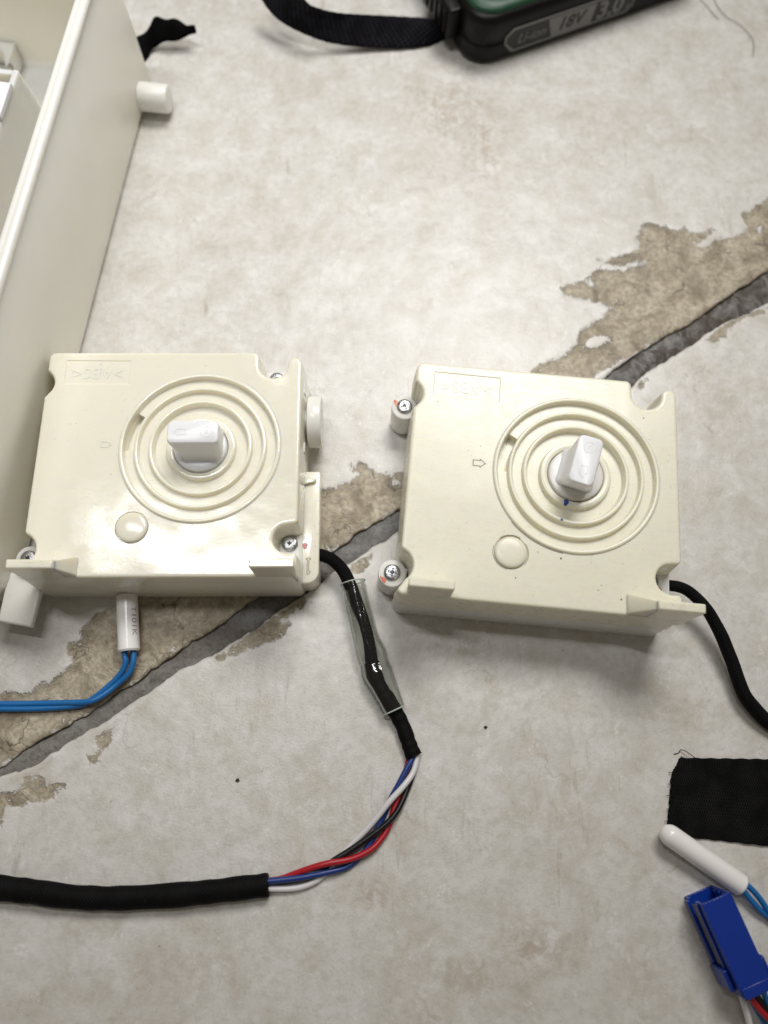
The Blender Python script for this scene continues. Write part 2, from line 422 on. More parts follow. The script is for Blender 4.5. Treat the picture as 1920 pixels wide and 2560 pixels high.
def rrect(x0, y0, x1, y1, r, n=5):
    return arc(x1 - r, y0 + r, r, -90, 0, n) + arc(x1 - r, y1 - r, r, 0, 90, n) + arc(x0 + r, y1 - r, r, 90, 180, n) + arc(x0 + r, y0 + r, r, 180, 270, n)

def prism(poly, z0, z1, fil=0.0, fil0=0.0, draft=0.0):
    """solid from a ccw outline with rounded top edge fil, bottom edge fil0 and outward draft going down"""
    rings = []
    def ring(ins, z):
        k = ins - draft * (z1 - z) / max(1e-6, z1 - z0)
        rings.append([(x, y, z) for x, y in (offset_poly(poly, k) if abs(k) > 1e-6 else poly)])
    if fil0:
        for t in (0, 30, 60): ring(fil0 * (1 - math.sin(math.radians(t))), z0 + fil0 * (1 - math.cos(math.radians(t))))
        ring(0, z0 + fil0)
    else: ring(0, z0)
    if fil:
        for t in (0, 30, 60, 90): ring(fil * (1 - math.cos(math.radians(t))), z1 - fil + fil * math.sin(math.radians(t)))
    else: ring(0, z1)
    return loft(rings)

def box(x0, x1, y0, y1, z0, z1):
    return loft([[(x0, y0, z0), (x1, y0, z0), (x1, y1, z0), (x0, y1, z0)], [(x0, y0, z1), (x1, y0, z1), (x1, y1, z1), (x0, y1, z1)]])

def join(*parts):
    v, f = [], []
    for pv, pf in parts:
        o = len(v); v += list(pv); f += [tuple(i + o for i in q) for q in pf]
    return v, f

def lathe(profile, n=64, cx=0, cy=0, cap0=False, cap1=False):
    rings = [[(cx + r * math.cos(2 * math.pi * j / n), cy + r * math.sin(2 * math.pi * j / n), z) for j in range(n)] for r, z in profile]
    return loft(rings, cap0, cap1)

def catmull(pts, sub=8):
    P = [Vector(p) for p in pts]; P = [P[0] * 2 - P[1]] + P + [P[-1] * 2 - P[-2]]
    out = []
    for i in range(1, len(P) - 2):
        for s in range(sub):
            t = s / sub
            out.append(0.5 * ((2 * P[i]) + (P[i + 1] - P[i - 1]) * t + (2 * P[i - 1] - 5 * P[i] + 4 * P[i + 1] - P[i + 2]) * t * t + (3 * P[i] - P[i - 1] - 3 * P[i + 1] + P[i + 2]) * t ** 3))
    out.append(P[-2].copy())
    return out

def tube(pts, rad, sides=12, sub=8, flat=1.0, cap=True, wob=0.0, inner=0.0, dense=None):
    """sweep along pts; rad number or list per control point (half width); flat squeezes the height"""
    path = catmull(pts, sub) if sub > 1 else [Vector(p) for p in pts]
    if isinstance(rad, (int, float)): rr = [rad] * len(path)
    else:
        xs = np.linspace(0, len(rad) - 1, len(path)); rr = list(np.interp(xs, range(len(rad)), rad))
    if isinstance(flat, (int, float)): fl = [flat] * len(path)
    else: fl = list(np.interp(np.linspace(0, len(flat) - 1, len(path)), range(len(flat)), flat))
    def sweep(dr):
        rings = []; uvs = []; L = 0.0
        for i, p in enumerate(path):
            t = (path[min(i + 1, len(path) - 1)] - path[max(i - 1, 0)]).normalized()
            side = t.cross(Vector((0, 0, 1)))
            if side.length < 1e-3: side = Vector((1, 0, 0))
            side.normalize(); upv = side.cross(t).normalized()
            if i: L += (p - path[i - 1]).length
            w = 1 + (wob * math.sin(i * 0.9 + 1.3 * math.sin(i * 0.37)) if wob else 0)
            rings.append([tuple(p + side * (math.cos(2 * math.pi * j / sides) * (rr[i] * w - dr)) + upv * (math.sin(2 * math.pi * j / sides) * (rr[i] * w * fl[i] - dr))) for j in range(sides)])
            uvs += [(L, abs(j - sides / 2) * 2 * math.pi * rr[i] / sides) for j in range(sides)]
        return rings, uvs
    rings, uvs = sweep(0.0)
    if inner:
        r2, u2 = sweep(inner)
        n = sides; k = len(rings)
        v, f = loft(rings + r2[::-1], False, False)
        # close the first end
        for j in range(n): f.append((j, (j + 1) % n, (2 * k - 1) * n + (j + 1) % n, (2 * k - 1) * n + j))
        return v, f, uvs + u2[::-1]
    v, f = loft(rings, cap, cap)
    return v, f, uvs

def text_mesh(body, size, extrude, shear=0.0, bold=0.0, cuts=False):
    cu = bpy.data.curves.new('letters', 'FONT'); cu.body = body; cu.size = size; cu.extrude = extrude
    cu.align_x = 'CENTER'; cu.align_y = 'CENTER'; cu.shear = shear; cu.resolution_u = 3; cu.offset = bold
    o = bpy.data.objects.new('letters', cu); col.objects.link(o)
    dg = bpy.context.evaluated_depsgraph_get()
    me = bpy.data.meshes.new_from_object(o.evaluated_get(dg))
    v = [tuple(x.co) for x in me.vertices]; f = [tuple(p.vertices) for p in me.polygons]
    if cuts:
        bm = bmesh.new(); bm.from_mesh(me)
        lo = min(q[1] for q in v); hi = max(q[1] for q in v); k = lo + 0.15
        while k < hi:
            bmesh.ops.bisect_plane(bm, geom=bm.verts[:] + bm.edges[:] + bm.faces[:], plane_co=(0, k, 0), plane_no=(0, 1, 0)); k += 0.2
        bm.verts.index_update()
        v = [tuple(x.co) for x in bm.verts]; f = [tuple(w.index for w in q.verts) for q in bm.faces]; bm.free()
    bpy.data.objects.remove(o); bpy.data.meshes.remove(me); bpy.data.curves.remove(cu)
    return v, f

def ridge_line(pts, r, z, closed=True):
    """thin moulded line: flat-bottomed little ridge following pts on the plane z"""
    n = len(pts); P = [Vector(p) for p in pts]; rings = []
    for i in range(n):
        a = P[i - 1] if (closed or i) else P[i]; c = P[(i + 1) % n] if (closed or i < n - 1) else P[i]
        t1 = (P[i] - a); t2 = (c - P[i])
        if t1.length < 1e-6: t1 = t2
        if t2.length < 1e-6: t2 = t1
        t1.normalize(); t2.normalize()
        nn = Vector((-(t1 + t2).y, (t1 + t2).x))
        if nn.length < 1e-4: nn = Vector((-t1.y, t1.x))
        nn.normalize(); k = 1 / max(0.5, abs(nn.dot(Vector((-t1.y, t1.x)))))
        rings.append([(P[i].x + nn.x * r * k, P[i].y + nn.y * r * k, z - 0.05), (P[i].x + nn.x * r * k * 0.5, P[i].y + nn.y * r * k * 0.5, z + r * 0.8),
                      (P[i].x - nn.x * r * k * 0.5, P[i].y - nn.y * r * k * 0.5, z + r * 0.8), (P[i].x - nn.x * r * k, P[i].y - nn.y * r * k, z - 0.05)])
    if closed: rings.append(rings[0])
    return loft(rings, False, False)

# ------------------------------------------------------------------ the floor: two slabs and the joint between them
def vnoise(x, seed, scale):
    """smooth 1-D value noise"""
    r = np.random.RandomState(seed).uniform(-1, 1, 4096)
    t = np.asarray(x) / scale + 1000.0
    i = np.floor(t).astype(int); f = t - i; f = f * f * (3 - 2 * f)
    return r[i % 4096] * (1 - f) + r[(i + 1) % 4096] * f

def vnoise2(x, y, seed, scale):
    r = np.random.RandomState(seed).uniform(-1, 1, (256, 256))
    u = x / scale + 500.0; w = y / scale + 500.0
    i = np.floor(u).astype(int); j = np.floor(w).astype(int); f = u - i; g = w - j
    f = f * f * (3 - 2 * f); g = g * g * (3 - 2 * g)
    R = lambda a, b: r[a % 256, b % 256]
    return (R(i, j) * (1 - f) + R(i + 1, j) * f) * (1 - g) + (R(i, j + 1) * (1 - f) + R(i + 1, j + 1) * f) * g

UP_PX = [(0, 1918), (41, 1887), (114, 1841), (218, 1784), (332, 1706), (467, 1615), (550, 1561), (643, 1493), (844, 1368), (871, 1352), (902, 1325), (951, 1298), (993, 1274),
         (1509, 947), (1562, 906), (1618, 869), (1674, 831), (1741, 798), (1823, 738), (1875, 704), (1920, 674)]
LO_PX = [(0, 1938), (78, 1924), (161, 1861), (259, 1804), (332, 1758), (446, 1680), (524, 1641), (586, 1605), (643, 1566), (752, 1488), (865, 1412), (902, 1391), (947, 1359), (993, 1329),
         (1560, 985), (1610, 934), (1659, 902), (1711, 872), (1767, 835), (1823, 798), (1883, 775), (1920, 757)]
UPW = np.array(sorted([un(*p)[:2] for p in UP_PX])); LOW = np.array(sorted([un(*p)[:2] for p in LO_PX]))
def edge_y(tab, x, seed, amp):
    x = np.asarray(x, float)
    y = np.interp(x, tab[:, 0], tab[:, 1])
    sl = 0.66
    y = np.where(x < tab[0, 0], tab[0, 1] + (x - tab[0, 0]) * sl, y)
    y = np.where(x > tab[-1, 0], tab[-1, 1] + (x - tab[-1, 0]) * sl, y)
    return y + amp * (0.55 * vnoise(x, seed, 6.0) + 0.5 * vnoise(x, seed + 1, 2.2) + 0.3 * vnoise(x, seed + 2, 0.9))

def zp(pts, s, ox, oy): return [(ox + x / s, oy + y / s) for x, y in pts]
WEAR = [
    # big bare patch above the joint at the right
    zp([(55, 1205), (110, 1165), (200, 1130), (290, 1095), (340, 1060), (390, 990), (400, 940), (490, 870), (590, 800), (620, 770), (560, 750), (410, 710), (290, 690), (265, 660), (330, 610), (420, 600), (520, 640),
        (450, 570), (520, 515), (640, 520), (770, 510), (840, 465), (760, 470), (640, 490), (510, 450), (640, 430), (740, 410), (800, 375), (770, 310), (830, 215), (960, 225), (1060, 260), (1095, 235), (1130, 265), (1330, 250),
        (1220, 330), (1300, 310), (1400, 312), (1500, 275), (1525, 240), (1500, 200), (1480, 150), (1560, 100), (1659, 40), (1900, -60), (1900, 420), (1659, 560), (1400, 720), (1150, 900), (1010, 960), (940, 990), (800, 1065), (620, 1150), (480, 1250), (330, 1330)], 2.676, 1300, 480),
    # between the two boxes
    zp([(100, 770), (250, 760), (370, 690), (480, 630), (600, 620), (560, 500), (500, 440), (620, 400), (700, 420), (760, 480), (900, 540), (1000, 560), (1120, 545), (1350, 560), (1500, 700), (1500, 900), (1120, 1060), (900, 1180), (640, 1290), (500, 1440), (330, 1520), (150, 1580), (-150, 1700), (-150, 800)], 5.265, 780, 1080),
    # below the left box, above the joint
    zp([(-200, 700), (0, 650), (100, 640), (230, 590), (350, 500), (320, 450), (345, 400), (405, 380), (390, 340), (470, 260), (560, 225), (700, 100), (1350, 60), (1450, 110), (1240, 190), (1060, 320), (900, 425), (640, 600), (420, 750), (220, 860), (80, 950), (-200, 1100)], 1.929, 0, 1400),
    # chips on the lower slab
    zp([(1030, 500), (1070, 488), (1250, 405), (1350, 375), (1395, 315), (1350, 300), (1420, 240), (1520, 200), (1450, 165), (1380, 225), (1210, 335), (1130, 415), (1040, 468)], 1.929, 0, 1400),
    zp([(565, 800), (510, 820), (450, 880), (470, 910), (425, 935), (438, 1000), (490, 950), (520, 895)], 1.929, 0, 1400),
    zp([(-150, 1160), (0, 1130), (70, 1120), (120, 1060), (180, 1045), (210, 1080), (310, 1095), (240, 1165), (150, 1170), (100, 1205), (40, 1185), (20, 1250), (0, 1290), (-150, 1330)], 1.929, 0, 1400),
    zp([(480, 1800), (620, 1680), (760, 1590), (830, 1570), (780, 1690), (640, 1830), (560, 1870)], 5.265, 780, 1080),
    zp([(1240, 985), (1330, 900), (1560, 800), (1659, 770), (1659, 800), (1500, 850), (1400, 920), (1370, 985), (1300, 1000)], 2.676, 1300, 480),
    zp([(790, 1290), (850, 1250), (820, 1330)], 2.676, 1300, 480),
]
KEEP = [
    zp([(430, 1030), (470, 980), (560, 960), (605, 975), (560, 1020), (480, 1045)], 2.676, 1300, 480),
    zp([(1175, 365), (1240, 320), (1310, 298), (1280, 335), (1210, 372)], 2.676, 1300, 480),
    zp([(1580, 250), (1615, 230), (1600, 275)], 2.676, 1300, 480),
    zp([(500, 1250), (620, 1160), (760, 1085), (870, 1030), (800, 1080), (680, 1160), (580, 1250)], 2.676, 1300, 480),
    zp([(1040, 640), (1150, 640), (1150, 690), (1080, 690)], 5.265, 780, 1080),
]
STAIN = [(1130, 270, 120, 80, 0.8), (1210, 360, 60, 130, 0.9), (1090, 440, 90, 60, 0.4), (930, 2235, 60, 40, 0.9), (1340, 2360, 110, 70, 0.9), (1180, 2440, 130, 60, 0.7), (1070, 2520, 60, 90, 0.7), (1010, 2400, 60, 90, 0.5),
         (1420, 2060, 90, 70, 0.5), (1160, 1610, 130, 50, 0.6), (1700, 1790, 90, 50, 0.6), (1780, 1010, 90, 120, 0.5), (1500, 300, 120, 60, 0.35), (700, 560, 110, 70, 0.35), (480, 2420, 130, 60, 0.45), (180, 2260, 120, 50, 0.35), (1600, 2440, 90, 90, 0.5), (820, 200, 90, 50, 0.3)]
def stains(P):
    out = np.zeros(len(P))
    for px, py, rx, ry, k in STAIN:
        c = np.array(un(px, py)[:2]); ax_ = np.array(un(px + rx, py)[:2]) - c; ay_ = np.array(un(px, py - ry)[:2]) - c
        q = P - c
        u = (q @ ax_) / (ax_ @ ax_); w = (q @ ay_) / (ay_ @ ay_)
        out = np.maximum(out, k * np.exp(-(u * u + w * w)))
    return out

def sdf(P, polys):
    """signed distance in mm, positive inside any of the outlines"""
    best = np.full(len(P), -60.0)
    for poly in polys:
        Q = np.array([un(*p)[:2] for p in poly])
        lo = Q.min(0) - 25; hi = Q.max(0) + 25
        idx = np.where((P[:, 0] > lo[0]) & (P[:, 0] < hi[0]) & (P[:, 1] > lo[1]) & (P[:, 1] < hi[1]))[0]
        if not len(idx): continue
        p = P[idx]; d = np.full(len(p), 1e9); ins = np.zeros(len(p), bool)
        for a, b in zip(Q, np.roll(Q, -1, 0)):
            ab = b - a; t = np.clip(((p - a) @ ab) / (ab @ ab), 0, 1)
            d = np.minimum(d, np.linalg.norm(p - (a + t[:, None] * ab), axis=1))
            c = ((a[1] > p[:, 1]) != (b[1] > p[:, 1]))
            with np.errstate(divide='ignore', invalid='ignore'):
                xi = (b[0] - a[0]) * (p[:, 1] - a[1]) / (b[1] - a[1]) + a[0]
            ins ^= c & (p[:, 0] < xi)
        best[idx] = np.maximum(best[idx], np.where(ins, d, -d))
    return best

XS = np.concatenate([np.linspace(-600, -200, 14)[:-1], np.arange(-200, 215, 1.15), np.linspace(215, 600, 14)[1:]])
def slab(name, side, parent):
    tab, seed = (UPW, 11) if side > 0 else (LOW, 51)
    e = edge_y(tab, XS, seed, 0.9)
    far = 620.0 if side > 0 else -420.0
    dense = np.concatenate([[0, 0.25, 0.6, 1.1], np.arange(1.9, 250 if side > 0 else 200, 1.15)])
    rows = [e - side * 0.5 * 0 + 0 for _ in range(1)]
    V = []; nx = len(XS)
    # skirt bottom, skirt top, then the face
    V.append(np.stack([XS, e + side * 0.5, np.full(nx, -3.2)], 1))
    for k, s in enumerate(dense):
        y = e + side * s
        z = -0.75 * np.exp(-s / 0.35) + 0.16 * vnoise2(XS, y, 5, 17.0) + 0.06 * vnoise2(XS, y, 6, 4.0)
        V.append(np.stack([XS, y, z], 1))
    last = V[-1][:, 1]
    for t in np.linspace(0, 1, 12)[1:]:
        y = last + (far - last) * t
        V.append(np.stack([XS, y, 0.16 * vnoise2(XS, y, 5, 17.0)], 1))
    V = np.array(V); nr = len(V); co = V.reshape(-1, 3)
    wear = sdf(co[:, :2], WEAR); keep = sdf(co[:, :2], KEEP)
    wear = np.minimum(wear, -keep * 1.6 - 0.3)
    co[:, 2] -= 0.22 * np.clip(wear / 1.5 + 0.5, 0, 1) * (co[:, 2] > -2)
    i = np.arange(nr - 1)[:, None] * nx + np.arange(nx - 1)[None, :]
    q = np.stack([i, i + 1, i + 1 + nx, i + nx], -1).reshape(-1, 4)
    if side < 0: q = q[:, ::-1]
    me = bpy.data.meshes.new(name)
    me.vertices.add(len(co)); me.vertices.foreach_set('co', (co * S).ravel())
    me.loops.add(q.size); me.loops.foreach_set('vertex_index', q.ravel().astype(np.int32))
    me.polygons.add(len(q)); me.polygons.foreach_set('loop_start', np.arange(0, q.size, 4, dtype=np.int32))
    me.polygons.foreach_set('loop_total', np.full(len(q), 4, dtype=np.int32))
    me.update(calc_edges=True); me.validate()
    a = me.attributes.new('wear', 'FLOAT', 'POINT'); a.data.foreach_set('value', wear.astype(np.float32))
    a = me.attributes.new('stain', 'FLOAT', 'POINT'); a.data.foreach_set('value', stains(co[:, :2]).astype(np.float32))
    me.shade_smooth()
    me.materials.append(M['floor'])
    o = bpy.data.objects.new(name, me); col.objects.link(o); o.parent = parent
    return o

v, f = box(-600, 600, -420, 620, -8, -3.4)
floor = obj('floor', v, f, M['bed']); tag(floor, 'worn off-white stone-look floor with a grey diagonal joint', 'floor', kind='structure')
slab('floor_slab', 1, floor)
slab('floor_slab', -1, floor)
def grout(parent):
    xs = np.concatenate([np.linspace(-600, -200, 20)[:-1], np.arange(-200, 215, 0.8), np.linspace(215, 600, 20)[1:]])
    a = edge_y(LOW, xs, 51, 0.9) - 0.7; b = edge_y(UPW, xs, 11, 0.9) + 0.7
    nr = 12; V = []
    for k in range(nr):
        t = k / (nr - 1); y = a + (b - a) * t
        z = -1.15 - 0.9 * (2 * t - 1) ** 2 + 0.45 * vnoise2(xs, y, 61, 5.0) + 0.28 * vnoise2(xs, y, 62, 1.7)
        V.append([(float(p), float(q), float(r)) for p, q, r in zip(xs, y, z)])
    v, f = loft(V, False, False, closed=False)
    return obj('grout_line', v, f, M['grout'], parent, sharp=180)
grout(floor)

# ------------------------------------------------------------------ the two gear boxes
TOP = 25.0
def cover_outline(n3=True):
    p = []
    p += [(-41.2, -39.5)] if False else arc(-41.6, -37.8, 1.7, 180, 270, 4)
    p += arc(40.8, -37.8, 1.7, 270, 360, 4)
    if n3:
        p += arc(41.3, -33.0, 1.2, 0, 90, 3)
        p += arc(39.4, -27.1, 4.75, 270, 90, 14)
        p += arc(41.1, -20.8, 1.4, 270, 360, 3)
    p += arc(40.1, 34.8, 2.4, 0, 180, 10)
    p += arc(32.8, 34.4, 4.9, 0, -180, 14)
    p += arc(25.9, 37.3, 1.9, 0, 90, 4)
    p += arc(-41.0, 36.8, 2.4, 90, 180, 5)
    p += arc(-42.6, 32.6, 0.8, 180, 270, 3)
    p += arc(-45.6, 27.5, 5.0, 50, -50, 10)
    p += arc(-42.0, 22.0, 1.3, 110, 180, 3)
    p += arc(-42.0, -24.2, 1.3, 180, 250, 3)
    p += arc(-44.6, -30.4, 5.4, 50, -50, 10)
    out = []
    for q in p:
        if not out or (abs(q[0] - out[-1][0]) + abs(q[1] - out[-1][1])) > 0.05: out.append(q)
    return out

RS = 0.97                                         # ring scale
RC = (9.9, 4.3)                                   # dial centre
def cover_mesh():
    ol = cover_outline()
    n = len(ol); fil = 0.9
    rings = []
    for ins, z in [(-0.9, -11.6), (-0.45, -6), (0.0, -fil)] + [(fil * (1 - math.cos(math.radians(t))), -fil + fil * math.sin(math.radians(t))) for t in (25, 50, 70, 90)] + [(fil + 0.3, 0.0)]:
        rings.append([(x, y, z) for x, y in offset_poly(ol, ins)])
    v, f = loft(rings, False, False)
    top = rings[-1]; base = len(v) - n
    ND = 96
    dial = [(RC[0] + 27.4 * RS * math.cos(2 * math.pi * j / ND), RC[1] + 27.4 * RS * math.sin(2 * math.pi * j / ND), 0.0) for j in range(ND)]
    btn = [(x, y, 0.0) for x, y in arc(-9.8, -23.4, 5.35, 0, 360, 40)[:-1]]
    lab = [(-37.4, 27.2, 0.0), (-15.4, 27.0, 0.0), (-15.4, 36.0, 0.0), (-37.4, 36.2, 0.0)]
    loops = [top, dial[::-1], btn[::-1], lab[::-1]]
    flat = []; idx = []
    start_d = len(v); v += dial; start_b = len(v); v += btn; start_l = len(v); v += lab
    idx += [base + i for i in range(n)] + [start_d + ND - 1 - i for i in range(ND)] + [start_b + 39 - i for i in range(40)] + [start_l + 3 - i for i in range(4)]
    tris = tessellate_polygon([[Vector(p) for p in lp] for lp in loops])
    f += [tuple(idx[i] for i in t) for t in tris]
    # shallow label pocket
    o = len(v); v += [(x + (0.25 if x < -30 else -0.25), y + (0.25 if y < 30 else -0.25), -0.22) for x, y, z in lab]
    f += [(start_l + i, start_l + (i + 1) % 4, o + (i + 1) % 4, o + i) for i in range(4)] + [(o, o + 1, o + 2, o + 3)]
    # button moat
    o = len(v); v += [(-9.8 + (x + 9.8) * 0.985, -23.4 + (y + 23.4) * 0.985, -0.7) for x, y, z in btn]
    f += [(start_b + i, start_b + (i + 1) % 40, o + (i + 1) % 40, o + i) for i in range(40)] + [tuple(o + i for i in range(40))]
    return v, f

def dial_mesh():
    prof = [(27.4, 0.0), (27.2, 0.3), (27.0, 0.65), (26.75, 0.78), (26.2, 0.78), (25.95, 0.65), (25.8, 0.3), (25.55, -1.3), (25.35, -1.45),
            (22.45, -1.45), (22.3, -1.3), (22.1, 0.0), (21.9, 0.3), (21.6, 0.4), (21.2, 0.4), (20.95, 0.25), (20.85, -0.1), (20.6, -1.5), (20.4, -1.65),
            (17.5, -1.65), (17.35, -1.5), (17.15, -0.2), (16.95, 0.05), (16.65, 0.15), (16.25, 0.15), (16.0, 0.0), (15.85, -0.4), (15.5, -2.45), (15.3, -2.6),
            (11.6, -2.6), (11.45, -2.45), (11.25, -1.0), (11.05, -0.7), (10.7, -0.6), (9.5, -0.6), (9.2, -0.75), (9.05, -1.1), (9.0, -2.0), (8.9, -2.4), (0.3, -2.4)]
    slot = (150.0, 182.0)
    ang = sorted(set([i * 3.0 for i in range(120)] + [slot[0] - 0.01, slot[0] + 0.35, slot[1] - 0.35, slot[1] + 0.01]))
    rings = []
    for r, z in prof:
        ring = []
        for a in ang:
            zz = z
            if slot[0] + 0.2 < a < slot[1] - 0.2 and r < 25.55 and r > 22.28: zz = -4.6
            q = r if r < 12 else 12 + (r - 12) * (27.4 * RS - 12) / 15.4
            ring.append((RC[0] + q * math.cos(math.radians(a)), RC[1] + q * math.sin(math.radians(a)), zz))
        rings.append(ring)
    return loft(rings, False, True)

def place(vf, rz=0, t=(0, 0, 0)):
    c, s = math.cos(rz), math.sin(rz)
    return [(x * c - y * s + t[0], x * s + y * c + t[1], z + t[2]) for x, y, z in vf[0]], vf[1]

ARROW = [(-2.0, -0.95), (0.25, -0.95), (0.25, -1.35), (1.9, 0.0), (0.25, 1.35), (0.25, 0.95), (-2.0, 0.95)]
PENT = [(-1.7, -0.95), (0.6, -0.95), (1.8, 0.0), (0.6, 0.95), (-1.7, 0.95)]

def screw(parent, x, y, z, mark=None, ang=0.3, worn=False):
    prof = [(2.65, -0.9), (2.65, 0.0), (2.55, 0.25), (2.3, 0.42), (1.7, 0.55), (0.9, 0.62), (0.02, 0.64)]
    v, f = lathe(prof, 28, x, y, False, True)
    v = [(a, b, c + z + 0.5) for a, b, c in v]
    s = obj('screw', v, f, M['screw'], parent)
    w, l = 0.45, 1.7
    cross = [(w, w), (w, l), (-w, l), (-w, w), (-l, w), (-l, -w), (-w, -w), (-w, -l), (w, -l), (w, -w), (l, -w), (l, w)][::-1]
    k = 0.78 if worn else 1.0
    pts = [(px * k, py * k) for px, py in cross[::-1]]
    c, sn = math.cos(ang), math.sin(ang)
    pts = [(x + px * c - py * sn, y + px * sn + py * c) for px, py in pts]
    v = []; n = len(pts)
    for px, py in pts:
        r2 = (px - x) ** 2 + (py - y) ** 2
        v.append((px, py, z + 0.5 + 0.665 - 0.038 * r2))
    v.append((x, y, z + 0.5 + 0.665))
    f = [(i, (i + 1) % n, n) for i in range(n)]
    obj('painted_cross_shade', v, f, M['recess_shade'], s)  # dark cross lies flush on the head; the recess shade is painted, not cut
    return s

def blob(name, parent, x, y, z, rx, ry, mat, rot=0.0):
    pts = []
    for j in range(14):
        a = 2 * math.pi * j / 14; k = 1 + 0.14 * math.sin(3 * a + x) + 0.08 * math.sin(5 * a + y)
        px, py = rx * k * math.cos(a), ry * k * math.sin(a)
        pts.append((x + px * math.cos(rot) - py * math.sin(rot), y + px * math.sin(rot) + py * math.cos(rot)))
    c = (x, y)
    rings = [[(p[0], p[1], z) for p in pts], [(c[0] + (p[0] - c[0]) * 0.9, c[1] + (p[1] - c[1]) * 0.9, z + 0.08) for p in pts]]
    v, f = loft(rings)
    return obj(name, v, f, mat, parent)

LUG = 11.6
def tab_mesh(x0, x1, lean, gusset=None):
    """upright lug on the front edge; gusset is the x where its sloping web meets the cover"""
    y0, y1 = -39.45, -36.4
    b = [(x0, y0 - 0.15, -8), (x1, y0 - 0.15, -8), (x1, y1, -8), (x0, y1, -8)]
    m = [(x0, y0, 0), (x1, y0, 0), (x1, y1 + 0.2, 0), (x0, y1 + 0.2, 0)]
    t = [(x0 - lean, y0 + 0.15, LUG), (x1 + lean, y0 + 0.15, LUG), (x1 + lean, y1 - 0.1, LUG), (x0 - lean, y1 - 0.1, LUG)]
    parts = [loft([b, m, t])]
    if gusset is not None:
        gx = x1 if gusset > x1 else x0
        s = 1 if gusset > x1 else -1
        A = [(gx - s * 0.4, y0 + 0.3, -6), (gusset, y0 + 0.3, -6), (gusset, y1 + 3.4, -0.3), (gx - s * 0.4, y1 + 0.4, -0.3)]
        B = [(gx - s * 0.4, y0 + 0.3, LUG - 0.8), (gusset, y0 + 0.3, 1.4), (gusset, y1 + 3.4, 1.4), (gx - s * 0.4, y1 - 0.2, LUG - 0.8)]
        parts.append(loft([A, B]))
    return join(*parts)

